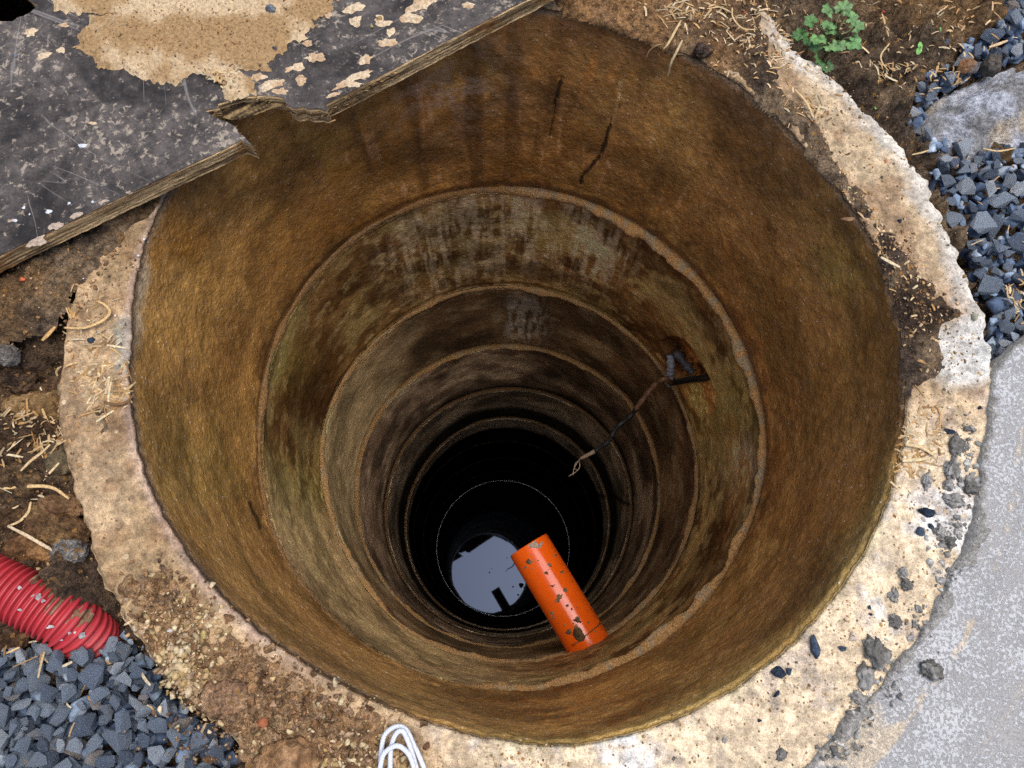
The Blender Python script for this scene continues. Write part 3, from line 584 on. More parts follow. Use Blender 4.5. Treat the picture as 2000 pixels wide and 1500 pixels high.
def psurf(z): return lambda x, y: (G(x, y, z), np.array([0, 0, 1.]))
TORN = m_attr('torn_wood', .9, 55, .5, .004, .1)
patch('torn_veneer', [(404,219),(428,202),(452,186),(500,176),(556,184),(566,200),(548,206),(520,216),(478,230),(452,234),(430,228)], psurf(BT-.013), .0012, TORN, lambda P: mixc(lin('2e241a'), lin('86704e'), sst(.4, .6, fbm((P[:, 0]*_e[1]-P[:, 1]*_e[0])*330, (P[:, 0]*_e[0]+P[:, 1]*_e[1])*28, 0, 1., 3, 520))), None, 3, 2).parent = root
root.children[-1].location = -Vector(L0)
sp = Acc(); _pts = densify(G2(BOARD_PX[11:34], BT), .0035, 0, 0, False)
for p in _pts:
    if rng.random() < .35: continue
    for q in range(2):
        an = math.atan2(_e[1], _e[0])+rng.normal()*.35+(math.pi if rng.random() < .5 else 0); ln = rng.uniform(.004, .016); wd = rng.uniform(.0006, .0016); zq = BT-rng.uniform(.001, .022)
        o_ = np.array([p[0], p[1], zq])-np.array([.42, -.9, 0])*(-.002); dv = np.array([math.cos(an), math.sin(an), rng.normal()*.12]); nv = np.array([-math.sin(an), math.cos(an), 0])
        sp.add([o_-dv*ln*.4+nv*wd, o_-dv*ln*.4-nv*wd, o_-dv*ln*.4+[0, 0, wd], o_+dv*ln*.7], [(0, 1, 3), (1, 2, 3), (2, 0, 3), (0, 2, 1)], lin(['6b5236', '8f7148', 'b08f60', '3e2f20'][int(rng.integers(4))]))
so_ = sp.build('splinters', STRAWM, root); so_.data.transform(Matrix.Translation(-Vector(L0)))
def tancol(hexa, hexb, sc=40, s=500, k=.8):
    return lambda P: mixc(lin(hexa), lin(hexb), sst(.4, .6, fbm(P[:, 0], P[:, 1], P[:, 2], sc, 4, s)))*k
MUDP = [(98,-60),(100,0),(106,20),(150,28),(215,25),(176,33),(168,50),(150,65),(156,82),(138,92),(165,100),(190,120),(186,134),(235,135),(270,150),(300,163),(345,166),(366,145),(400,143),(425,155),(435,170),(440,192),(452,200),(470,190),(498,184),(500,165),(466,136),(495,138),(530,138),(520,125),(555,100),(565,80),(600,75),(595,60),(620,50),(606,42),(650,25),(646,8),(672,-10),(660,-60)]
spill = patch('dried_mud_spill', MUDP, psurf(BT+.001), .0035, CRUST, tancol('a88860', 'cfb590', 16), None, 3, 9, .5, 3)
tag(spill, 'beige mud dried on the plywood board, full of small grit', 'dried mud', kind='stuff')
sp = Acc()
SPL = [(690,15,20,10),(695,42,13,12),(742,35,10,9),(800,35,25,11),(750,45,15,6),(765,62,10,9),(758,83,20,9),(715,116,14,9),(615,112,19,9),(600,85,9,6),(582,130,13,9),(565,134,9,6),(588,157,13,10),(705,145,25,8),(675,162,26,7),(640,30,8,6),(530,165,30,9),(505,150,16,7),(548,178,16,7),(820,8,30,12),(845,-5,20,10),(85,108,14,6),(60,62,14,8),(125,48,9,5),(690,165,16,5),(650,185,14,5),(915,10,14,6),(180,240,10,3),(118,98,9,6)]
for i, (x, y, a, b) in enumerate(SPL):
    q = np.linspace(0, 2*np.pi, 14, endpoint=False); rr = rng.uniform(.65, 1.25, 14); an = rng.uniform(-.6, .2)
    ox = x+a*rr*np.cos(q)*math.cos(an)-b*rr*np.sin(q)*math.sin(an); oy = y+a*rr*np.cos(q)*math.sin(an)+b*rr*np.sin(q)*math.cos(an)
    o = patch('tmp', np.column_stack([ox, oy]), psurf(BT+.0008), .003, CRUST, tancol('cfb08c', 'e0c8a6', 60), None, 2, 2, .4, i)
    me = o.data; vv = np.zeros(len(me.vertices)*3); me.vertices.foreach_get('co', vv); vv = vv.reshape(-1, 3)
    sp.add(vv, [tuple(p.vertices) for p in me.polygons], tancol('c8a884', 'dcc4a2', 60)(vv)); bpy.data.objects.remove(o)
tag(sp.build('mud_splashes', CRUST, None, True), 'small cream splashes of dried mud on the plywood board', 'mud splashes', kind='stuff')
sp = Acc()
for (x, y, a) in [(22,430,9),(45,405,6),(95,412,7),(80,408,4),(120,402,4),(58,418,4),(135,398,5),(180,395,6),(160,284,11),(30,430,6),(70,470,20),(110,440,16),(150,420,14),(205,392,12),(250,375,9)]:
    q = np.linspace(0, 2*np.pi, 12, endpoint=False); rr = rng.uniform(.5, 1.3, 12)*a
    o = patch('tmp', np.column_stack([x+rr*np.cos(q), y+.55*rr*np.sin(q)-.3*rr*np.cos(q)]), psurf(BT+.0006), .0016, CRUST, tancol('cfd0d6', 'd9c8b4', 60), None, 1.8, 2.5, .4, int(x))
    me = o.data; vv = np.zeros(len(me.vertices)*3); me.vertices.foreach_get('co', vv); vv = vv.reshape(-1, 3)
    sp.add(vv, [tuple(p.vertices) for p in me.polygons], (lin('d8dade') if a < 8 or a == 11 else lin('b9a592'))*.8); bpy.data.objects.remove(o)
tag(sp.build('lime_spots', CRUST, None, True), 'white lime spots near the lower edge of the plywood board', 'lime spots', kind='stuff')

# ------------------------------------------------------------------ stones
def hull(npt, sx, sy, sz, bev=.06, seed=0):
    rg = np.random.default_rng(seed); P = rg.normal(size=(npt, 3)); P /= np.linalg.norm(P, axis=1)[:, None]; P *= rg.uniform(.75, 1.05, (npt, 1))
    P *= np.array([sx, sy, sz])/2; bm = bmesh.new()
    for p in P: bm.verts.new(p)
    res = bmesh.ops.convex_hull(bm, input=bm.verts); bmesh.ops.delete(bm, geom=[g for g in res['geom_interior'] if isinstance(g, bmesh.types.BMVert)], context='VERTS')
    bmesh.ops.dissolve_limit(bm, angle_limit=.22, verts=bm.verts, edges=bm.edges)
    if bev: bmesh.ops.bevel(bm, geom=list(bm.edges)+list(bm.verts), offset=bev*min(sx, sy, sz), segments=1, affect='EDGES', profile=.5)
    bm.verts.index_update(); V = np.array([tuple(v.co) for v in bm.verts]); Fc = [tuple(v.index for v in f.verts) for f in bm.faces]; bm.free()
    return V, Fc
PROTO = [hull(int(rng.integers(9, 15)), 1, rng.uniform(.62, .95), rng.uniform(.42, .75), .02, 900+i) for i in range(16)]
SMALL = [hull(9, 1, rng.uniform(.6, .95), rng.uniform(.4, .8), 0, 950+i) for i in range(8)]
def rotm(rz, rx=0, ry=0):
    return np.array(Matrix.Rotation(rz, 3, 'Z') @ Matrix.Rotation(rx, 3, 'X') @ Matrix.Rotation(ry, 3, 'Y'))
def inframe(p, m=0): 
    x, y = PR(np.asarray(p)[None]); return -m < x[0] < 2000+m and -m < y[0] < 1500+m
# a height map the stones are dropped onto
RES = .004; hx0, hy0 = -1.15, -.95; HN = (575, 500)
gx = hx0+RES*np.arange(HN[0]); gy = hy0+RES*np.arange(HN[1]); GX, GY = np.meshgrid(gx, gy, indexing='ij')
HM = topz(GX.ravel(), GY.ravel()).reshape(HN)
def hmz(p):
    i, j = int((p[0]-hx0)/RES+.5), int((p[1]-hy0)/RES+.5); return float(HM[min(max(i, 0), HN[0]-1), min(max(j, 0), HN[1]-1)])
def drop(x, y, rad, vert, settle=60):
    i0, i1 = int((x-rad-hx0)/RES), int((x+rad-hx0)/RES)+1; j0, j1 = int((y-rad-hy0)/RES), int((y+rad-hy0)/RES)+1
    if i0 < 0 or j0 < 0 or i1 >= HN[0] or j1 >= HN[1]: return None
    sub = HM[i0:i1, j0:j1]; m = (GX[i0:i1, j0:j1]-x)**2+(GY[i0:i1, j0:j1]-y)**2 < (rad*.8)**2
    if not m.any(): return None
    return float(np.percentile(sub[m], settle)), (i0, i1, j0, j1, m)
def raise_(x, y, rad, z, hgt, ctx):
    i0, i1, j0, j1, m = ctx; d2 = ((GX[i0:i1, j0:j1]-x)**2+(GY[i0:i1, j0:j1]-y)**2)/rad**2
    HM[i0:i1, j0:j1] = np.where(d2 < 1, np.maximum(HM[i0:i1, j0:j1], z+hgt*np.sqrt(np.clip(1-d2, 0, 1))*.95), HM[i0:i1, j0:j1])
def samp(poly):
    lo, hi = poly.min(0), poly.max(0)
    while True:
        p = rng.uniform(lo, hi)
        if sdist(np.array([p[0]]), np.array([p[1]]), poly)[0] > .004: return p
KEEPOUT = [G2([(1812,222),(1840,185),(1885,155),(1930,132),(1975,112),(2080,90),(2180,130),(2180,310),(2080,285),(2000,258),(1965,272),(1930,285),(1892,275),(1855,250),(1822,236)], -.02), G2([(-150,1085),(0,1100),(100,1135),(190,1180),(222,1225),(200,1262),(165,1268),(80,1225),(0,1205),(-150,1180)], -.02)]
stuffg = Acc(); indiv = []
gcols = [lin(h) for h in ('445266', '6f8096', '8494a6', 'a0acb8', '586880')]
for poly, nA, nB, rgn in ((gr1, 700, 240, 0), (gr2, 560, 215, 1)):
    for q in range(nA+nB*3):
        big = rng.random() < .12; small = rng.random() < .3
        size = rng.uniform(.036, .047) if big else (rng.uniform(.011, .017) if small else rng.uniform(.019, .031))
        best = None
        for _ in range(14 if q > nA else 3):
            x, y = samp(poly)
            if any(sdist(np.array([x]), np.array([y]), K)[0] > -size*.3 for K in KEEPOUT): continue
            d = drop(x, y, size*.45, 0, 55)
            if d is None: continue
            if best is None or d[0] < best[0]: best = (d[0], x, y, d[1])
        if best is None: continue
        z, x, y, ctx = best; pi = int(rng.integers(len(PROTO))); Rm = rotm(rng.uniform(0, 6.28), rng.normal()*.35, rng.normal()*.35)
        V = (PROTO[pi][0]*size)@Rm.T; zc = z-V[:, 2].min()*.72; hh = V[:, 2].max()
        if zc+hh > .004 and q > nA: continue
        raise_(x, y, size*.48, zc, hh*.9, ctx)
        if q < nA or not inframe((x, y, zc), 20): stuffg.add(V+[x, y, zc], PROTO[pi][1], gcols[int(rng.integers(5))])
        else: indiv.append((pi, x, y, zc, size, Rm, rgn))
indiv.sort(key=lambda q: q[4]*.6+q[3]*.8)
for pi, x, y, z, s_, Rm, rgn in indiv[:-299]: stuffg.add((PROTO[pi][0]*s_)@Rm.T+[x, y, z], PROTO[pi][1], gcols[int(rng.integers(5))])
t = m_attr('gravel_fill', .8, 60, .45, .004, .3); tag(stuffg.build('gravel_bed', t), 'blue grey crushed stone filling the ground beneath the top stones', 'gravel', kind='stuff')
def stone_mesh(name, pr, mat):
    m = bpy.data.meshes.new(name); m.from_pydata([tuple(v) for v in pr[0]], [], pr[1]); m.materials.append(mat); return m
pm = [stone_mesh('gravel_stone', p, GRAV) for p in PROTO]
print('gravel individuals', len(indiv), 'fill', len(stuffg.V))
zn = (('right', 'angular blue grey crushed stone in the gravel to the right of the well, below the pale rock', 'angular blue grey crushed stone in the gravel to the right of the well', 'gravel stones right of the well'), ('left', '', 'angular blue grey crushed stone in the gravel left of the well, below the red hose', 'gravel stones left of the well'))
def size_word(s): return 'large' if s > .034 else ('small' if s < .018 else 'medium')
indiv = indiv[-299:]
for pi, x, y, z, s, Rm, rgn in indiv:
    o = bpy.data.objects.new('gravel_stone', pm[pi]); COL.objects.link(o)
    M4 = Matrix.Identity(4)
    for i in range(3):
        for j in range(3): M4[i][j] = Rm[i, j]*s
        M4[i][3] = (x, y, z)[i]
    o.matrix_world = M4
    sw = size_word(s)
    if rgn == 0:
        tag(o, f'{sw} angular blue grey stone in the gravel right of the well', 'stone', f'{sw} crushed stones right of the well')
    else: tag(o, f'{sw} angular blue grey stone in the gravel by the red corrugated pipe', 'stone', f'{sw} crushed stones by the red pipe')
# ------------------------------------------------------------------ single rocks told apart in the photo
def lump(name, px, py, wpx, hpx, thk, label, cat, hexa, hexb, mat=ROCKM, ang=0., z=None, seed=0, facet=False, sink=.3, rough=.25):
    zz = z if z is not None else float(topz(*G(px, py, 0)[:2])[0])
    c = G(px, py, zz+thk*.3); sc = (CAM[2]-zz)/F_*1.05
    a, b = wpx*sc/2, hpx*sc/2; bm = bmesh.new()
    if facet:
        V, Fc = hull(13, 2*a, 2*b, thk, .05, seed)
    else:
        bmesh.ops.create_icosphere(bm, subdivisions=4, radius=1); bm.verts.index_update(); V = np.array([tuple(v.co) for v in bm.verts]); Fc = [tuple(v.index for v in f.verts) for f in bm.faces]
        n = fbm(V[:, 0], V[:, 1], V[:, 2], 1.6, 3, 600+seed)-.5; n2 = fbm(V[:, 0], V[:, 1], V[:, 2], 5, 4, 610+seed)-.5
        V = V*(1+rough*2.2*n+rough*1.6*n2)[:, None]; V = V*[a, b, thk/2]
    bm.free(); V = V@rotm(R_(ang)).T
    col = mixc(lin(hexa), lin(hexb), sst(.42, .58, fbm(V[:, 0], V[:, 1], V[:, 2], 55, 4, 620+seed)))*.85
    o = mesh(name, V, Fc, mat, col, None, not facet); o.location = (c[0], c[1], zz+thk*(.5-sink)); tag(o, label, cat); return o
# the big pale lump
RX = [(1802,222),(1835,180),(1880,150),(1925,128),(1975,105),(2080,80),(2180,120),(2180,320),(2080,300),(2000,268),(1965,285),(1930,300),(1890,288),(1850,262),(1815,240)]
V, Fa = cdt(densify(G2(RX, 0.0), .006, .006, 61), .0055); n = len(V); rp = densify(G2(RX, 0.0), .02)
d = sdist(V[:, 0], V[:, 1], rp); zz = -.055+.055*np.sqrt(np.clip(sst(-.01, .09, d), 0, 1))+.014*(fbm(V[:, 0], V[:, 1], 0, 16, 4, 63)-.5)+.018*(fbm(V[:, 0], V[:, 1], 0, 60, 4, 64, .6)-.5)-.01*sst(.008, 0., np.abs((V[:, 0]-.66)*.6-(V[:, 1]-.43)))
nn = [np.cross(np.append(V[f[1]]-V[f[0]], 0), np.append(V[f[2]]-V[f[0]], 0))[2] for f in Fa]; Fa = np.array([f if q > 0 else f[::-1] for f, q in zip(Fa, nn)])
q = fbm(V[:, 0], V[:, 1], 0, 30, 5, 65); col = mixc(lin('8b8987'), lin('b9bbc2'), sst(.4, .62, q))*.85; col = mixc(col, lin('c0ab8c'), sst(.6, .7, fbm(V[:, 0], V[:, 1], 0, 14, 3, 66))*.6)
bot = np.column_stack([V, np.full(n, -.09)])
ec = Counter(tuple(sorted(e)) for f in Fa for e in ((f[0], f[1]), (f[1], f[2]), (f[2], f[0])))
sd_ = [(b, a, a+n, b+n) for f in Fa for a, b in ((f[0], f[1]), (f[1], f[2]), (f[2], f[0])) if ec[tuple(sorted((a, b)))] == 1]
o = mesh('concrete_lump', np.vstack([np.column_stack([V, zz]), bot]), [tuple(f) for f in Fa]+sd_+[tuple(i+n for i in f[::-1]) for f in Fa], ROCKM, np.vstack([col, col]))
tag(o, 'big rough pale grey lump of old concrete on the gravel at the right', 'concrete lump')
L = lump
L('rock', 1893, 130, 56, 46, .035, 'grey stone with rust orange patches beside the pale concrete lump', 'rock', '6a6a6c', 'a5764f', seed=1, facet=True, z=-.025)
L('rock', 1937, 126, 36, 44, .035, 'rounded brown grey stone next to the orange patched stone', 'rock', '6b6258', '857d70', seed=2, z=-.025)
L('rock', 1800, 152, 42, 30, .02, 'dark blue grey stone at the tip of the gravel, below the straw clump', 'rock', '4d5564', '9098a8', seed=3, facet=True, z=-.03)
L('rock', 1815, 245, 50, 40, .03, 'dark smooth stone tucked under the left end of the concrete lump', 'rock', '49525f', '687180', seed=4, facet=True, z=-.05)
L('rock', 1965, 285, 90, 30, .03, 'long dark stone lying along the lower side of the concrete lump', 'rock', '39414d', '525c69', seed=5, facet=True, z=-.045)
L('rock', 1979, 60, 56, 52, .05, 'big blue grey block in the upper right corner', 'rock', '4d5665', '6a7484', seed=6, facet=True, z=-.05)
L('rock', 1985, 18, 40, 46, .05, 'dark grey block at the very corner above the blue grey block', 'rock', '444b57', '5f6875', seed=7, facet=True, z=-.05)
L('rock', 1953, 45, 26, 22, .02, 'small pale blue stone at the left of the corner blocks', 'rock', '5d6b7c', '8592a2', seed=8, facet=True, z=-.03)
L('rock', 1868, 12, 18, 12, .012, 'small grey pebble on the soil near the top right edge', 'rock', '6d7078', 'a0a4ac', seed=9, facet=True)
L('rock', 1848, 80, 18, 20, .012, 'small blue grey stone lying alone on the upper right soil', 'rock', '5c6676', '7f8998', seed=10, facet=True)
L('rock', 1858, 98, 17, 20, .01, 'small tan stone chip lying alone on the upper right soil', 'rock', '9a8068', 'b59a80', seed=11, facet=True)
L('rock', 1750, 93, 12, 13, .008, 'pinkish chip on the soil between the weed and the seedling', 'rock', 'b09080', 'c4a898', seed=12, facet=True)
L('rock', 1678, 165, 22, 18, .014, 'olive brown stone against the rim below the green weed', 'rock', '6a5a38', '8a7648', seed=13, facet=True)
L('rock', 1752, 182, 13, 14, .008, 'yellow chip on the bare brown soil below the weed', 'rock', 'b08a4c', 'c8a46a', seed=14, facet=True)
L('rock', 1862, 318, 28, 42, .025, 'pinkish beige stone among the blue gravel', 'rock', 'a58878', 'c4ac9c', seed=15, facet=True, z=-.035)
L('soil_clod', 1373, 98, 44, 32, .022, 'grey brown clod of soil on the rim edge by the hanging straws', 'clod', '5c4a3e', '7d6a5c', SOIL, seed=16, sink=.25)
for x, y, wd, hh, lb in [(178,664,22,15,'dark blue chip on the left rim above the straw heap'),(1592,1263,22,50,'long dark blue chip, largest of the chips on the lower right rim'),(1519,1314,32,32,'dark blue three cornered chip on the lower right rim'),(1541,1311,14,18,'small dark chip touching the three cornered blue chip'),(1514,1353,22,18,'white flecked dark chip below the three cornered chip'),(1810,998,36,28,'white dusted blue chip on the right rim'),(1796,1040,22,28,'dark triangular chip below the white dusted chip'),(1819,1028,14,14,'small round blue grey chip between the two right rim chips'),(1855,843,26,16,'dark pointed chip on the right rim beside the cement lumps'),(1915,796,10,12,'tiny dark chip on the right rim next to the slab edge'),(1699,1186,10,10,'tiny black chip on the lower right rim, upper of two'),(1701,1200,8,8,'tiny black chip on the lower right rim, lower of two'),(1645,1267,18,12,'blue chip right of the long dark chip'),(1758,431,15,10,'small dark blue chip on the upper right rim'),(1483,1407,10,8,'tiny dark chip near the bottom of the rim'),(160,1100,50,44,''),(95,1110,60,40,''),(160,1145,44,50,''),(528,16,30,20,''),(536,93,14,9,''),(741,34,18,14,''),(726,51,12,9,''),(50,62,12,8,'')]:
    if x == 160 and y == 1100: L('rock', x, y, wd, hh, .04, 'black angular rock above the red corrugated pipe against the rim', 'rock', '2c2f35', '4a4e56', seed=31, facet=True, z=-.05)
    elif x == 95: L('rock', 80, 1112, 62, 34, .035, 'dark blue slab of rock lying behind the red corrugated pipe', 'rock', '2f3946', '4c5868', seed=32, facet=True, z=-.06)
    elif y == 1145: L('rock', x, y, wd, hh, .035, 'black rock wedged between the red corrugated pipe and the rim', 'rock', '26292e', '444950', seed=33, facet=True, z=-.055)
    elif x == 528: L('pebble', x, y, 34, 22, .018, 'large blue grey pebble on the dried mud of the board', 'pebble', '7f8890', 'b0b8bc', seed=34, facet=True, z=BT+.002)
    elif x == 536: L('pebble', x, y, wd, hh, .008, 'small dark blue pebble on the right part of the dried mud', 'pebble', '5a5d64', '7d828a', seed=35, facet=True, z=BT+.002)
    elif x == 741: L('pebble', x, y, wd, hh, .009, 'ochre pebble, larger one on the right half of the board', 'pebble', 'a0824c', 'c09e66', seed=36, facet=True, z=BT+.001)
    elif x == 726: L('pebble', x, y, wd, hh, .006, 'yellow pebble, smaller one on the right half of the board', 'pebble', 'b59a58', 'd0b878', seed=37, facet=True, z=BT+.001)
    elif x == 50: L('pebble', 30, 108, wd, hh, .006, 'blue grey pebble in a white splash on the left of the board', 'pebble', '5f6c7c', '8c98a6', seed=38, facet=True, z=BT+.001)
    else: L('stone_chip', x, y, wd, hh, min(wd, hh)*.0004+.002, lb, 'stone chip', '2f3a4a', '4d5a6c', seed=int(x), facet=True, sink=.25)
# clods and rocks at the left
for i, (x, y, a, b, tk, lb, ha, hb) in enumerate([(60,790,120,80,.03,'flat tan rock in the soil left of the rim, the uppermost','8a6b45','a8875c'),(30,740,70,50,.03,'dark clod at the left edge just over the tan rock','4a382c','66503e'),(110,905,70,80,.04,'grey green rock against the left rim below the straw','5a4c38','7a6a50'),(35,935,80,50,.03,'brown rock at the left edge in the middle of the straw','5e4a34','7c6244'),(118,985,90,40,.03,'long reddish brown clod touching the left rim','6a4c32','8c6a48'),(95,1030,130,70,.04,'wide brown clod of clay left of the rim','74563a','98764e'),(40,1070,80,60,.035,'rusty brown clod above the red corrugated pipe','6a4a30','8f6844'),(128,1078,60,50,.03,'pale grey rock between the clay clods and the rim','7c746c','9c958c'),(75,1078,46,30,.02,'small orange brown clod on the left clay','8a5f38','a67c50'),(35,1015,90,40,.03,'dark brown clod at the left edge over the rusty clod','56402c','76583c'),(10,690,40,40,.025,'grey stone cut by the left edge of the view','6c645c','8c857c'),(22,1245,60,50,.03,'brown clod at the left edge below the red corrugated pipe','4a3526','6a4c34'),(560,1500,120,80,.02,'big cracked clay clod at the bottom of the rim','96704c','b58c64'),(440,1365,90,60,.014,'smooth tan clay clod on the lower left rim','a07a5c','b8926e'),(600,1470,46,34,.012,'round tan clod on the lower left rim','a88460','bf9a74'),(545,1412,30,28,.012,'ochre clod beside the reddish pebble','a58460','b8946c')]):
    L('clay_clod' if 'clod' in lb else 'rock', x, y, a, b, tk, lb, 'clod' if 'clod' in lb else 'rock', ha, hb, SOIL if i % 2 else ROCKM, seed=50+i, ang=rng.uniform(-30, 30), rough=.3, sink=.45)
for i, (x, y, a, b, lb, ha, hb) in enumerate([(513,1412,24,20,'reddish pebble in the soil of the lower left rim','a5623e','c07c56'),(352,1274,18,20,'pale pebble high on the lower left rim','c0a888','d6c4a8'),(350,1300,26,26,'largest pale yellow pebble of the heap on the lower left rim','b59a70','cdb58c'),(398,1240,16,20,'olive yellow pebble above the heap on the lower left rim','a08850','b8a068'),(535,1372,32,20,'pinkish flat stone on the lower left rim','b08c70','c4a284'),(635,1400,26,18,'olive stone near the inner edge of the lower left rim','9a8460','b09a74'),(332,1232,14,12,'whitish chip at the top of the yellow pebble heap','c8c0b4','ddd6ca'),(263,1227,12,14,'cream chip near the outer edge of the left rim','c8b090','dcc8a8'),(1667,1245,22,22,'pinkish white pebble beside the long dark chip','c4ac98','d8c4b0'),(1585,1285,0,0,'','',''),(1903,618,22,20,'flat grey green stone set in the outer edge of the right rim','8a8570','9c9782')]):
    if a: L('pebble', x, y, a, b, .010, lb, 'pebble', ha, hb, PEB, seed=80+i, facet=True, sink=.3)
L('brick_chip', 44, 546, 18, 12, .008, 'orange brick chip on the dark soil just under the plywood board', 'brick chip', 'c4502c', 'd87048', PEB, seed=95, facet=True)
L('brick_chip', 1455, 25, 10, 10, .005, 'small orange brick chip on the soil at the top', 'brick chip', 'b8492c', 'cc6040', PEB, seed=96, facet=True)
L('brick_chip', 1726, 22, 8, 8, .004, 'tiny red brick chip on the soil right of the weed', 'brick chip', 'b8492c', 'cc6040', PEB, seed=97, facet=True)
L('brick_chip', 1731, 315, 13, 12, .005, 'reddish chip on the sandy upper right rim', 'brick chip', 'b86a44', 'cc8058', PEB, seed=98, facet=True)
L('bark_chip', 1655, 428, 40, 12, .004, 'flat brown bark chip sticking out over the upper right rim edge', 'bark chip', '7a5c40', '9c7a58', PEB, ang=12, seed=99, facet=True, z=.006)
# cement lumps on the right rim
for i, (x, y, a, b, lb) in enumerate([(1872,870,36,46,'upper half of the twin cement lumps on the right rim'),(1862,912,34,52,'grey cement lump, lower and larger of the twin lumps on the right rim'),(1812,938,22,46,'smooth flat grey lump left of the round lump on the right rim'),(1856,947,26,26,'round grey cement lump below the twin lumps'),(1900,948,36,40,'brown grey lump next to the slab, right of the round lump'),(1868,975,50,26,'row of grey lumps near the slab above the dusted chip'),(1765,1120,20,26,'pale rounded cement crumb, upper of the pair on the right rim'),(1773,1142,26,24,'pale rounded cement crumb, lower of the pair on the right rim'),(1748,1162,22,30,'dark pitted cement crumb left of the pale pair'),(1750,1214,26,26,'white grey round cement crumb on the right rim'),(1715,1275,50,60,'big grey mortar lump on the lower right rim'),(1695,1325,40,50,'olive grey mortar lump below the big mortar lump'),(1678,1362,34,26,'low grey mortar lump nearest the slab at the bottom'),(1825,1310,46,40,'rough dark cement lump standing on the slab itself'),(1855,1060,30,30,'small grey lump on the lip of the slab by the dusted chip'),(1838,1040,24,30,'grey lump left of the slab lip by the triangular chip'),(1416,1445,12,14,'tiny brown crumb on the white patch of the lower rim'),(1528,1476,22,22,'dark dent like cement crumb near the bottom right of the rim')]):
    L('cement_lump', x, y, a*.8, b*.8, min(a, b)*.0005, ('grey cement lump, '+lb if i == 0 else lb), 'cement lump', '66625b', '9a968f', CEM, seed=120+i, sink=.5, rough=.62, ang=-15 if i < 3 else 0)

# ------------------------------------------------------------------ small grit, crumbs and straw
def scatter(name, label, cat, n, regions, smin, smax, cols, mat=PEB, zf=None, dens=None, protos=SMALL):
    A = Acc(); k = 0; tries = 0
    while k < n and tries < n*20:
        tries += 1; poly = regions[int(rng.integers(len(regions)))]
        if len(poly) == 5:
            x0, y0, rx, ry, zpl = poly; px = x0+rng.normal()*rx*.5; py = y0+rng.normal()*ry*.5; p = G(px, py, zpl)
        if dens is not None and rng.random() > dens(px, py): continue
        z = zf(p) if zf else hmz(p)
        if zf is None and math.hypot(p[0], p[1]) < float(rj(0, math.atan2(p[1], p[0])))+.001: continue
        s = smin*(smax/smin)**(rng.random()**1.6); V, Fc = protos[int(rng.integers(len(protos)))]
        V = (V*s)@rotm(rng.uniform(0, 6.28), rng.uniform(-.6, .6)).T
        A.add(V+[p[0], p[1], z+s*.12], Fc, lin(cols[int(rng.integers(len(cols)))])*rng.uniform(.7, 1.1)); k += 1
    o = A.build(name, mat); tag(o, label, cat, kind='stuff'); return o
onb = lambda p: BT+.003
inmud = lambda px, py: float(sdist(np.array([px]), np.array([py]), MUDP)[0] > 4)
scatter('mud_grit', 'brown and ochre grit set in the dried mud on the board', 'grit', 950, [(430,70,330,120,BT),(350,40,300,100,BT),(420,60,200,90,BT)], .0022, .0062, ['7a5a38','8f6c40','a07c4c','6a5648','94704a','b08c5c','8a4f30'], PEB, onb, inmud)
scatter('cement_crumbs', 'grey crumbs of cement along the edge of the slab', 'cement crumbs', 420, [(1895,880,18,60,.006),(1880,1010,26,60,.006),(1850,1120,26,50,.006),(1800,1220,30,50,.006),(1740,1320,34,50,.006),(1680,1400,40,40,.006),(1640,1470,40,40,.006),(1840,1040,30,50,.006)], .003, .013, ['77736c','8c8982','a5a29c','6a6660','b5b2ac'], CEM, protos=PROTO)
scatter('soil_crumbs', 'small crumbs of brown soil around and on the rim', 'soil crumbs', 3600,
        [(1750,120,300,160,-.02),(1350,40,260,70,.01),(1620,330,60,200,.01),(1800,610,90,90,.01),(1740,500,60,120,.01),(60,640,160,200,-.02),(160,520,180,90,.0),(60,880,120,240,-.03),(330,1190,120,90,.005),(520,1340,180,70,.005),(620,1420,160,80,.005),(420,1430,120,90,.005),(60,1060,120,80,-.03)],
        .0018, .0085, ['6a5038','7c5e44','8a6848','9a7650','a07a54','5e4836','b08c64'], PEB)
scatter('clay_crumbs', 'tan stony crumbs of dry clay on the lower left rim', 'clay crumbs', 420, [(600,1420,170,80,.008),(560,1380,160,70,.008),(480,1300,120,90,.008),(330,1170,80,60,.006),(680,1480,110,40,.008)], .005, .017, ['a88058','b58e66','9c7450','c09a74','8e6a4a','ac8a6c'], SOIL, protos=PROTO)
scatter('yellow_grit', 'pale yellow pebbles and grit heaped on the lower left rim', 'grit', 760, [(370,1260,80,90,.005),(375,1290,60,100,.005),(350,1310,50,80,.005),(600,1430,200,80,.005),(360,1190,120,60,.005),(700,1480,120,50,.005)], .003, .016, ['b59a6c','c4ab80','a88c5c','cdb894','a58a6c','b0926a','c8b48c'], PEB)
scatter('rim_grit', 'fine sandy grit sprinkled over the right side of the rim', 'grit', 1500, [(1700,330,90,150,.002),(1780,480,90,120,.002),(1620,190,80,100,.002),(1870,680,60,120,.002),(1820,830,80,120,.002),(1790,990,90,140,.002),(1650,1220,130,90,.002),(1550,1350,150,80,.002),(1350,1440,220,60,.002),(1050,1480,200,40,.002),(200,640,60,110,.002)], .0014, .0062, ['c09a5c','d0b080','a8865c','8a6f54','dcc8a4','b07c40','6c6258','e0d6c4'], PEB)
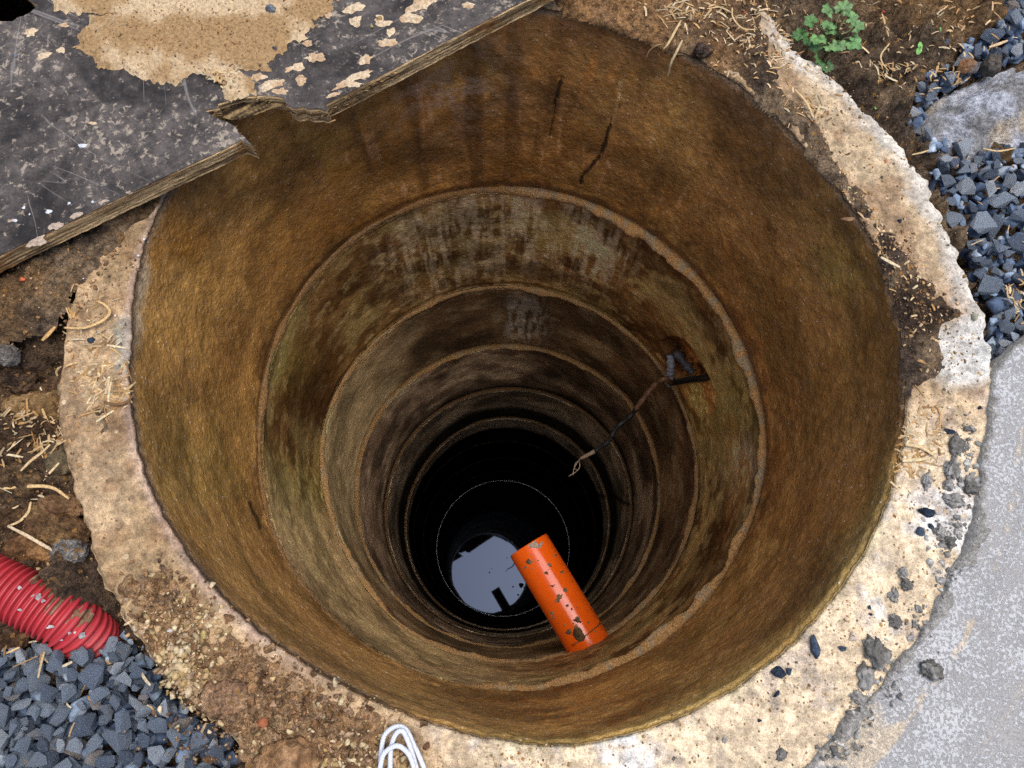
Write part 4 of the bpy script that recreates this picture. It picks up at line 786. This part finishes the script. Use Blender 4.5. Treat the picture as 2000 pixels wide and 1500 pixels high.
def straw_piece(A, p, ang, ln, wd, curl, col, lift=.004, tilt=0.):
    n = max(4, int(ln/.006)); s = np.linspace(0, 1, n); a = ang+curl*(s-.5); dx = np.cos(a)*ln/n; dy = np.sin(a)*ln/n
    x = p[0]+np.cumsum(dx)-dx.sum()/2; y = p[1]+np.cumsum(dy)-dy.sum()/2
    base = p[2]; z = base+lift*(.3+np.sin(s*np.pi)*.9)+tilt*(s-.5)*ln
    w_ = wd*(.6+.4*np.sin(np.pi*np.clip(s*.9+.05, 0, 1)))/2; nx, ny = -np.sin(a), np.cos(a)
    V = np.concatenate([np.stack([x+nx*w_, y+ny*w_, z], 1), np.stack([x, y, z+wd*.10], 1), np.stack([x-nx*w_, y-ny*w_, z], 1)])
    Fc = [(i, i+1, n+i+1, n+i) for i in range(n-1)]+[(n+i, n+i+1, 2*n+i+1, 2*n+i) for i in range(n-1)]
    A.add(V, [f[::-1] for f in Fc], col)
A = Acc(); scol = ['d8b27c', 'c99f66', 'e0c294', 'b98a52', 'cfae80', 'dcc8a0']
for (cx, cy, rx, ry, n, zc, lmin, lmax) in [(195,730,55,60,110,.004,.008,.035),(205,770,45,25,40,.006,.015,.04),(170,630,60,60,34,.003,.008,.03),(60,830,80,60,110,-.015,.01,.03),(50,900,70,110,60,-.015,.02,.06),(30,810,60,40,60,-.01,.005,.014),(1345,15,60,35,90,.014,.012,.04),(1450,60,90,70,90,.012,.008,.03),(1530,110,60,50,60,.008,.008,.025),(1480,-10,90,40,50,.01,.01,.03),(1760,130,60,20,60,-.01,.012,.03),(1700,60,160,90,90,-.015,.008,.03),(1880,40,90,60,70,-.015,.01,.03),(1590,190,40,60,30,.004,.01,.03),(1660,390,30,70,50,.01,.005,.016),(1720,470,40,70,50,.01,.005,.018),(1790,600,60,110,60,.01,.005,.018),(1800,850,55,60,90,.003,.01,.03),(1780,900,45,25,50,.003,.012,.03),(1975,590,25,40,40,-.035,.008,.025),(1820,140,60,60,40,-.02,.008,.02),(100,1260,100,40,12,-.045,.015,.04),(200,1400,160,70,8,-.045,.01,.03),(1930,400,60,160,7,-.03,.012,.035),(440,150,25,22,60,BT+.004,.006,.016),(1500,85,120,60,60,.012,.005,.012),(350,1200,120,60,14,.01,.008,.02)]:
    for _ in range(n):
        px, py = cx+rng.normal()*rx*.55, cy+rng.normal()*ry*.55; p = G(px, py, zc); rr = math.hypot(p[0], p[1])
        if zc < .04 and rr < rj(0, math.atan2(p[1], p[0]))+.004: continue
        z = hmz(p) if zc < .04 else zc
        ln = lmin+(lmax-lmin)*rng.random()**1.8; straw_piece(A, (p[0], p[1], z), rng.uniform(0, 6.28), ln, rng.uniform(.0011, .0034), rng.normal()*(.15 if rng.random() < .92 else 1.5), lin(scol[int(rng.integers(6))])*rng.uniform(.38, .85), rng.uniform(.0005, .002))
tag(A.build('straw', STRAWM, None, False), 'dry yellow straw and wood shavings strewn around the well', 'straw', kind='stuff')
def stalk(pts, wd, label, z=None, zs=None, col='d6b684', k=.75):
    P = np.array([G(x, y, (zs[i] if zs else (z if z is not None else float(topz(*G(x, y, 0)[:2])[0])+.005))) for i, (x, y) in enumerate(pts)]); P = smooth_path(P, 28)
    s = np.linspace(0, 1, len(P)); V, Fc = tube(P, wd/2*(.5+.5*np.sin(np.pi*(s*.86+.08))+.16*(rng.random(28)-.5)), 7); V[:, 2] = np.repeat(P[:, 2], 7)+(V[:, 2]-np.repeat(P[:, 2], 7))*.35
    b = P.mean(0); o = mesh('straw_stalk', V-b, Fc, STRAWM, np.tile(lin(col, k), (len(V), 1)), None); o.location = b; tag(o, label, 'straw stalk')
stalk([(1330,40),(1318,62),(1305,85),(1296,96)], .004, 'pale straw stalk hanging over the top rim, left one', zs=[.02,.018,.014,.008])
stalk([(1333,78),(1322,100),(1310,125),(1304,150)], .0042, 'longest pale straw stalk hanging down the wall below the top rim', zs=[.016,.01,-.005,-.03], col='cfb284')
stalk([(1292,86),(1280,90),(1268,100),(1262,113)], .002, 'thin curved straw dangling from the top rim', zs=[.01,.006,-.004,-.015], col='b59264')
stalk([(70,1010),(95,1030),(108,1040)], .0025, 'short straw lying on the clay left of the rim', z=-.01)
stalk([(15,1027),(50,1045),(85,1065),(108,1078)], .0045, 'long straight straw crossing the clay clods', z=-.005, col='d8c09a')
stalk([(60,980),(55,1000),(38,1018),(15,1028)], .004, 'bent straw joining the long straight straw', z=-.008)
stalk([(0,955),(50,950),(100,952),(135,974)], .0045, 'arched straw reaching the left rim', z=-.005, col='dcb880')
stalk([(40,920),(60,900),(80,885),(98,868)], .004, 'straw leaning up to the left rim', z=-.002)
stalk([(158,1311),(190,1300),(225,1290),(250,1279)], .006, 'broad flat straw lying on the gravel below the red pipe', z=-.028, col='dcb888')
stalk([(150,1370),(165,1340),(185,1310),(200,1300)], .003, 'thin straw running under the broad straw', z=-.032)
stalk([(330,1410),(338,1440),(342,1455)], .004, 'short straw standing in the gravel at the bottom left', z=-.035, col='c09a68')
stalk([(1553,175),(1575,200),(1590,232)], .0042, 'straw stick on the upper right rim, the long one of a pair', z=.008)
stalk([(1592,232),(1598,216),(1601,204)], .004, 'straw stick on the upper right rim, the short one of a pair', z=.008)
stalk([(1720,502),(1738,512),(1758,522)], .005, 'pale straw piece on the dark soil of the right rim', z=.018, col='dcc6a0')
stalk([(1790,160),(1780,140),(1795,115),(1815,95)], .004, 'straw blade leaning on the small stones by the concrete lump', z=-.005) if 0 else None
stalk([(1932,92),(1950,86),(1968,79)], .005, 'straight straw lying on the stones in the upper right', z=.004, col='e0c094')
stalk([(1920,290),(1950,295),(1985,289)], .003, 'thin straw under the concrete lump on the long dark stone', z=-.008)
stalk([(1781,302),(1800,298),(1820,291)], .003, 'short straw on the gravel next to the rim edge', z=-.015)
stalk([(1737,85),(1722,105),(1722,120),(1735,138)], .003, 'hooked straw over the straw clump on the upper right soil', z=-.003)
stalk([(1768,868),(1800,874),(1825,890)], .005, 'long pale straw on the right rim beside the well mouth', z=.005, col='dcc090')
stalk([(1762,900),(1790,898),(1815,895)], .005, 'second pale straw on the right rim, just below the long one', z=.005, col='e0c898')
stalk([(203,784),(222,790),(245,786),(262,770)], .004, 'brown bent twig at the inner edge of the left rim', z=.005, col='7a5a38')
stalk([(125,640),(165,640),(200,626),(214,610),(205,596),(190,588)], .0045, 'curled straw on the upper left rim', z=.006, col='dcb47c')
stalk([(82,665),(95,652),(108,638)], .006, 'broad straw chip on the dark soil by the left rim', z=.0, col='d0a468')
stalk([(1430,15),(1432,35),(1450,55),(1475,58)], .003, 'thin bent straw on the top soil', z=.016)

# ------------------------------------------------------------------ red corrugated pipe
pz = -.012; ctr = smooth_path([G(-110, 1112, .01), G(-40, 1130, .008), G(25, 1158, .0), G(85, 1188, -.01), G(135, 1216, -.022), G(170, 1240, -.045), G(188, 1256, -.080), G(194, 1262, -.12)], 700)
ds = np.r_[0, np.cumsum(np.linalg.norm(np.diff(ctr, axis=0), axis=1))]; RP = .0320
rad = RP-.0022+.0030*np.cos(ds/.0070*2*np.pi); rad = np.minimum(RP, rad)
V, Fc = tube(ctr, rad, 48); rp_root = empty('corrugated_pipe', tuple(ctr[200])); b = ctr[200]
tag(rp_root, 'red corrugated plastic pipe with grey cement spots going down into the gravel', 'pipe')
mesh('pipe_wall', V-b, Fc, RED, None, rp_root)
# mud film on its upper right flank, following the ridges
nseg = 48; Vg = V.reshape(-1, nseg, 3); i0, i1 = 230, 430; pick = []
cN = np.array([ctr[i] for i in range(len(ctr))]); A = Acc(); rows = []
for i in range(i0, i1):
    d = Vg[i]-cN[i]; up = d[:, 2]*.55+(d@np.array([.75, .62, 0])); k = np.argmax(up); row = [(k+j) % nseg for j in range(-6, 7)]
    rows.append(Vg[i][row]+(d[row]/np.linalg.norm(d[row], axis=1)[:, None])*.0007)
rows = np.array(rows); nr_, nc_ = rows.shape[:2]; flat = rows.reshape(-1, 3); Fg = grid_faces(nr_, nc_)
q = fbm(flat[:, 0], flat[:, 1], flat[:, 2], 42, 4, 700)+.12*(1-np.abs(np.tile(np.linspace(-1, 1, nc_), nr_)))+.12*sst(.3, .9, np.repeat(np.linspace(0, 1, nr_), nc_))+np.repeat(-.10*(np.cos(ds[i0:i1]/.0070*2*np.pi) > .2), nc_)
Fg = Fg[(q[Fg] > .56).all(1)]; mesh('mud_film', flat-b, Fg, CRUST, tancol('8a6a50', 'a5846a', 60)(flat), rp_root)
def redsurf(x, y):
    v = ray(x, y); v = v/np.linalg.norm(v); best = None
    for t in np.linspace(.8, 1.15, 140):
        p = CAM+v*t; dd_ = np.linalg.norm(ctr-p, axis=1); i = int(dd_.argmin())
        if dd_[i] < RP: return p, (p-ctr[i])/dd_[i]
        if best is None or dd_[i] < best[0]: best = (dd_[i], p, (p-ctr[i])/dd_[i])
    return best[1], best[2]
for i, (x, y, a, c2) in enumerate([(72,1165,13,6),(82,1172,9,5),(38,1147,5,4),(95,1225,9,4),(134,1236,6,4),(161,1242,9,7),(147,1237,4,3),(39,1191,5,3),(118,1250,5,3)]):
    q = np.linspace(0, 2*np.pi, 12, endpoint=False); rr = rng.uniform(.6, 1.25, 12)
    o = patch('cement_spot', np.column_stack([x+a*rr*np.cos(q), y+c2*rr*np.sin(q)]), redsurf, .0018, CEM, tancol('a8a6a4', 'c4c2c0', 90), None, 1.5, .6, .4, i); o.parent = rp_root; o.location = -Vector(b)

# ------------------------------------------------------------------ orange drain pipe out of the wall
ZP = -1.0; A1 = G(1032, 1064, ZP); A0 = G(1143, 1248, ZP); ax = (A0-A1); ax /= np.linalg.norm(ax); RO = .0555; A0x = A1+ax*((A0-A1)@ax+.09)
n = 96; a = np.linspace(0, 2*np.pi, n, endpoint=False); N = np.array([-ax[1], ax[0], 0.]); B = np.array([0, 0, 1.])
ring = lambda c, r: c+r*(np.cos(a)[:, None]*N+np.sin(a)[:, None]*B)
V = np.vstack([ring(A0x, RO), ring(A1+ax*.003, RO), ring(A1, RO-.0012), ring(A1, RO-.0032), ring(A0x, RO-.0032)])
op = empty('drain_pipe', tuple(A1)); tag(op, 'bright orange smooth drain pipe sticking out of the well wall over the water', 'pipe')
mesh('pipe_wall', V-A1, [tuple(f) for f in grid_faces(5, n, True)], ORANGE, None, op)
def osurf(x, y):
    v = ray(x, y); v = v/np.linalg.norm(v); o_ = CAM-A1; dv = v-ax*(v@ax); do = o_-ax*(o_@ax)
    a_, b_, c_ = dv@dv, 2*dv@do, do@do-RO*RO; D = b_*b_-4*a_*c_; t = (-b_-math.sqrt(max(D, 0)))/(2*a_); p = CAM+v*t; q = p-A1; p = p+ax*max(0, .002-q@ax); q = p-A1; nrm_ = q-ax*(q@ax); return p, nrm_/np.linalg.norm(nrm_)
def zc(pts, ox=900, oy=980, k=4.411): return [(ox+x/k, oy+y/k) for x, y in pts]
def opatch(nm, pts, tk, ha, hb, i, jag=.4, k=.8, step=1.3):
    o = patch(nm, zc(pts), osurf, tk, CRUST, tancol(ha, hb, 90, 500, k), None, step, jag, .4, i); o.parent = op; o.location = -Vector(A1)
opatch('cement_patch', [(566,356),(620,325),(648,322),(672,350),(700,322),(718,345),(715,380),(690,412),(640,410),(595,402),(560,382)], .0012, 'a89484', 'b8a898', 1)
for i, pts in enumerate([[(580,450),(600,445),(612,460),(598,475)],[(735,440),(760,445),(770,465),(745,460)],[(525,570),(560,545),(580,555),(570,580),(535,585)],[(590,565),(615,560),(632,580),(605,590)],[(745,708),(765,715),(790,712),(812,722),(800,748),(775,735),(745,722)],[(855,800),(870,790),(898,800),(860,825)],[(760,945),(785,935),(805,950),(800,975),(815,1000),(800,1028),(780,1010),(785,980),(760,965)],[(893,995),(905,990),(908,1008),(896,1008)],[(1120,980),(1135,985),(1130,995)],[(975,1075),(1010,1060),(1040,1085),(1062,1130),(1085,1165),(1060,1205),(1020,1215),(985,1190),(960,1150),(962,1105)],[(955,1015),(985,1000),(1005,985),(1030,1010),(1050,1040),(1020,1052),(990,1040),(965,1035)],[(945,940),(960,900),(1000,890),(1035,862),(1045,866),(1020,895),(970,910),(955,940)],[(1185,1040),(1200,1030),(1215,1045),(1175,1085)],[(1120,1090),(1150,1100),(1185,1125),(1175,1140),(1130,1115)],[(885,1120),(900,1115),(895,1130)]]):
    opatch('mud_spot', pts, .0025, '4a3c2c' if i in (9, 10, 11, 4, 5, 12) else '8a7862', '6a543a' if i in (9, 10, 11, 4, 5, 12) else 'a08c74', 10+i, 1.6 if i in (9, 10) else .5, .8, 1.1)
for i in range(44):
    u, v_ = rng.uniform(0, 1)**.7, rng.uniform(-150, 150); cx_, cy_ = 640+u*420+v_*.85, 420+u*720-v_*.5; a_ = rng.uniform(7, 19) if i < 26 else rng.uniform(16, 40); q = np.linspace(0, 2*np.pi, 7, endpoint=False)
    opatch('mud_spot', [(cx_+a_*rng.uniform(.5, 1.3)*math.cos(t_), cy_+a_*rng.uniform(.5, 1.3)*math.sin(t_)) for t_ in q], .0012, '6a5440', '8a7458', 40+i, .5, .8, .9)
tw = smooth_path([Wl(1104, 1262)*[.97, .97, 1]+[0, 0, .03]]+[np.add(osurf(*zc([q])[0])[0], (0, 0, .004)) for q in ((960, 1232), (1030, 1185), (1100, 1130), (1170, 1075), (1240, 1025))]+[osurf(*zc([(1250, 1040)])[0])[0]+[.04, .03, .01]], 50)
V, Fc = tube(tw, .0012, 6); b = tw[25]; o = mesh('twig', V-b, Fc, STRAWM, np.tile(lin('8a6c44', .5), (len(V), 1))); o.location = b; tag(o, 'thin brown twig lying across the orange pipe next to the wall', 'twig')

# ------------------------------------------------------------------ cable in the wall hole
cb = empty('hanging_cable', tuple(Wl(1300, 742))); bb = np.array(cb.location)
tag(cb, 'black and brown cable hanging from the wall hole, bare pale wires at its end', 'cable')
pin = Wl(1392, 738); e1 = pin*[1.06, 1.06, 1]; path1 = smooth_path([e1, Wl(1378, 738)*[1.0, 1.0, 1], Wl(1350, 740)*[.985, .985, 1], Wl(1322, 743)*[.965, .965, 1]], 30)
def cpart(nm, P, r, hexc, k=.8, mat=None):
    V, Fc = tube(P, r, 12); return mesh(nm, V-bb, Fc, mat or CEM, np.tile(lin(hexc, k), (len(V), 1)), cb)
cpart('conduit', path1, .0085, '1c1c1e', .8, m_plain('black_plastic', '1a1a1c', .4))
zz = [-.835, -.84, -.86, -.885, -.91, -.94, -.965, -.99, -1.02, -1.05]
pp = [(1318,743),(1300,740),(1283,748),(1265,768),(1248,790),(1232,812),(1205,835),(1188,862),(1160,882),(1135,895)]
Pc = smooth_path([path1[-1]]+[G(x, y, z) for (x, y), z in zip(pp[1:], zz[1:])], 90)
wob = .0008*np.sin(np.arange(90)*.9); cpart('brown_sheath', Pc[:44], .0068+wob[:44], '6a4a34'); cpart('black_sheath', Pc[43:79], .0064+wob[43:79]*1.5, '0e0e10'); cpart('pale_sheath', Pc[78:], np.linspace(.0058, .0044, 12), 'a08a74')
e = Pc[-1]
for w_ in ([(1128,903),(1121,915),(1119,928)], [(1130,900),(1124,905),(1122,915),(1127,917)], [(1131,897),(1132,912),(1124,922),(1111,930)]):
    cpart('bare_wire', smooth_path([e]+[G(x, y, -1.07-.012*i) for i, (x, y) in enumerate(w_)], 24), .0011, 'b8a488')
tape = smooth_path([Wl(1312, 693)*[.995, .995, 1], Wl(1318, 712)*[.975, .975, 1], Wl(1320, 728)*[.962, .962, 1], Wl(1319, 745)*[.957, .957, 1]], 24)
V, Fc = tube(tape, .011+.0015*np.sin(np.arange(24)*2.1), 14); nv = fbm(V[:, 0], V[:, 1], V[:, 2], 90, 3, 710)
V = V+(V-np.repeat(tape, 14, 0))*((nv-.5)*.9)[:, None]; mesh('tape_wrap', V-bb, Fc, CEM, np.tile(lin('8f9095', .8), (len(V), 1)), cb)
V, Fc = tube(smooth_path([Wl(1316, 690)*[1.01, 1.01, 1], Wl(1335, 718)*[1.02, 1.02, 1], Wl(1342, 732)*[1.03, 1.03, 1]], 14), .010+.003*np.sin(np.arange(14)*1.1), 12); nv = fbm(V[:, 0], V[:, 1], V[:, 2], 70, 3, 712)
mesh('old_sealant', V*(1+(nv-.5)*.02)[:, None]-bb, Fc, CEM, np.tile(lin('55565a', .7), (len(V), 1)), cb)

# ------------------------------------------------------------------ white cord
cd = empty('white_cord', tuple(G(790, 1480, .03))); bb = np.array(cd.location); tag(cd, 'looped thin white braided cord lying on the rim at the bottom', 'cord')
t = NT('white_braid'); wv = t.n('ShaderNodeTexWave', wave_type='BANDS', bands_direction='DIAGONAL'); t.set(wv.inputs['Vector'], t.co); wv.inputs['Scale'].default_value = 160; wv.inputs['Distortion'].default_value = 1.
BR = t.done(t.val(lin('e6eaf2', .8), t.mr(wv.outputs['Fac'], 0, 1, .85, 1.05)), .7, t.bump(wv.outputs['Fac'], .0004, .6))
for lp in ([(742,1560,.01),(743,1500,.012),(747,1450,.015),(756,1430,.016),(775,1419,.017),(793,1425,.016),(808,1455,.014),(822,1485,.012),(850,1560,.008)], [(760,1560,.018),(762,1500,.02),(764,1460,.022),(773,1434,.024),(786,1428,.024),(797,1448,.022),(806,1475,.02),(822,1530,.016),(840,1570,.012)], [(742,1500,.024),(750,1472,.026),(772,1457,.028),(790,1464,.027),(804,1485,.024),(815,1530,.02)]):
    V, Fc = tube(smooth_path([G(*q) for q in lp], 70), .0027, 10); mesh('cord_loop', V-bb, Fc, BR, None, cd)

# ------------------------------------------------------------------ green weed and seedlings
def leafmesh(lobes=5, notch=.22, seed=0):
    rg = np.random.default_rng(seed); n = 44; a = np.linspace(-np.pi, np.pi, n, endpoint=False); base = .5*(1-.75*np.exp(-((np.abs(a)-np.pi)/.35)**2))
    r = base*(1-notch*(.5-.5*np.cos(a*lobes))*.9)*(1+.06*np.cos(a*lobes*3)+.04*rg.normal(size=n)); rows = [np.zeros((1, 3))]
    for k, f in enumerate((.3, .6, .85, 1.)):
        x = r*f*np.cos(a)+.35; y = r*f*np.sin(a)*.95; z = .10*np.sin(a*lobes)*f*f*.5-.22*(x-.2)**2*1.-.18*y*y+.05*f+.02*rg.normal(size=n)*f; rows.append(np.stack([x, y, z], 1))
    V = np.vstack(rows); Fc = [(0, 1+i, 1+(i+1) % n) for i in range(n)]
    for k in range(3): Fc += [(1+k*n+i, 1+(k+1)*n+i, 1+(k+1)*n+(i+1) % n, 1+k*n+(i+1) % n) for i in range(n)]
    return V, Fc
t = NT('leaf_green'); g = t.noise(120, 4); v = t.voro(230, 'DISTANCE_TO_EDGE'); c = t.val(t.attr(), t.mr(g, .3, .7, .7, 1.35)); c = t.mix(t.mr(v, .0, .12, .25, 0), c, lin('a8c49a', .6))
LEAF = t.done(c, .55, t.bump(t.ma('ADD', g, t.ma('MULTIPLY', v, .5)), .002, .8), .4); t.b.inputs['Subsurface Weight'].default_value = 0
wc = G(1622, 85, -.02); wd_ = empty('weed', tuple(wc)); tag(wd_, 'green weed with small lobed leaves growing at the outer rim edge', 'weed')
for i, (x, y, s, ang, z, hx) in enumerate([(1575,62,34,200,.0,'4a7a3a'),(1592,48,30,140,.01,'5a8650'),(1600,70,34,250,.016,'6c9464'),(1615,58,30,80,.016,'6f966c'),(1612,88,34,310,.014,'7c9f78'),(1603,88,28,200,.006,'668e60'),(1598,110,28,240,.002,'58804e'),(1612,120,30,280,.0,'50784a'),(1625,30,34,150,.018,'789c74'),(1640,28,36,60,.022,'84a680'),(1652,36,28,10,.018,'7aa07a'),(1632,60,30,170,.012,'5e8a58'),(1662,58,30,20,.016,'7ca07a'),(1655,80,34,320,.018,'6c966a'),(1640,80,32,250,.02,'7a9e76'),(1632,95,28,220,.008,'5a8454'),(1663,72,26,350,.01,'60885c'),(1582,78,26,230,-.004,'3a6c30')]):
    V, Fc = leafmesh(5 if i % 3 else 7, .25, i); P = G(x, y, z); sc = s*.00066*1.22; V = (V*[1, 1, 1])*sc; V = V@rotm(R_(ang), rng.normal()*.25, rng.normal()*.25-.15).T
    o = mesh('leaf', V+P-wc, Fc, LEAF, np.tile(lin(hx, .8)*np.array([.8, .9, .5])*rng.uniform(.75, 1.1), (len(V), 1)), wd_)
    V, Fc = tube(smooth_path([G(1618 if x < 1622 else 1640, 92 if x < 1622 else 88, -.03), (G(1620, 90, -.01)+P)/2+[0, 0, .004], P+[0, 0, -.001]], 10), .0009, 6); mesh('leaf_stem', V-wc, Fc, LEAF, np.tile(lin('6d7a3e', .6), (len(V), 1)), wd_)
for (x, y, s, lb) in [(1795,96,14,'tiny bright green seedling with two leaves on the upper right soil'),(1835,60,6,'very tiny green sprout on the upper right soil'),(1711,208,8,'tiny green sprout on the bare soil near the rim')]:
    z = float(topz(*G(x, y, -.02)[:2])[0])+.003; P = G(x, y, z); r0 = empty('seedling', tuple(P)); tag(r0, lb, 'seedling')
    for an in (75, 250):
        V, Fc = leafmesh(1, .05, 3); V = V*s*.0010; V[:, 1] *= .6; mesh('leaf', V@rotm(R_(an)).T+[0, 0, .002], Fc, LEAF, np.tile(lin('7fbf5a', .7), (len(V), 1)), r0)
    V, Fc = tube([(0, 0, -.008), (0, 0, -.003), (0, 0, .002)], .0006, 6); mesh('leaf_stem', V, Fc, LEAF, np.tile(lin('7fa55a', .7), (len(V), 1)), r0)
# white flakes
for i, (x, y, s, lb) in enumerate([(281,468,9,'white flake on the rim under the board, upper one'),(270,499,9,'white flake on the rim under the board, lower one'),(163,544,6,'tiny white flake at the edge of the dark soil on the left'),(74,601,8,'white flake lying on the dark soil on the left')]):
    L('flake', x, y, s, s*.7, .003, lb, 'flake', 'd8d8e0', 'e6e6ee', PEB, seed=150+i, facet=True, sink=.2)
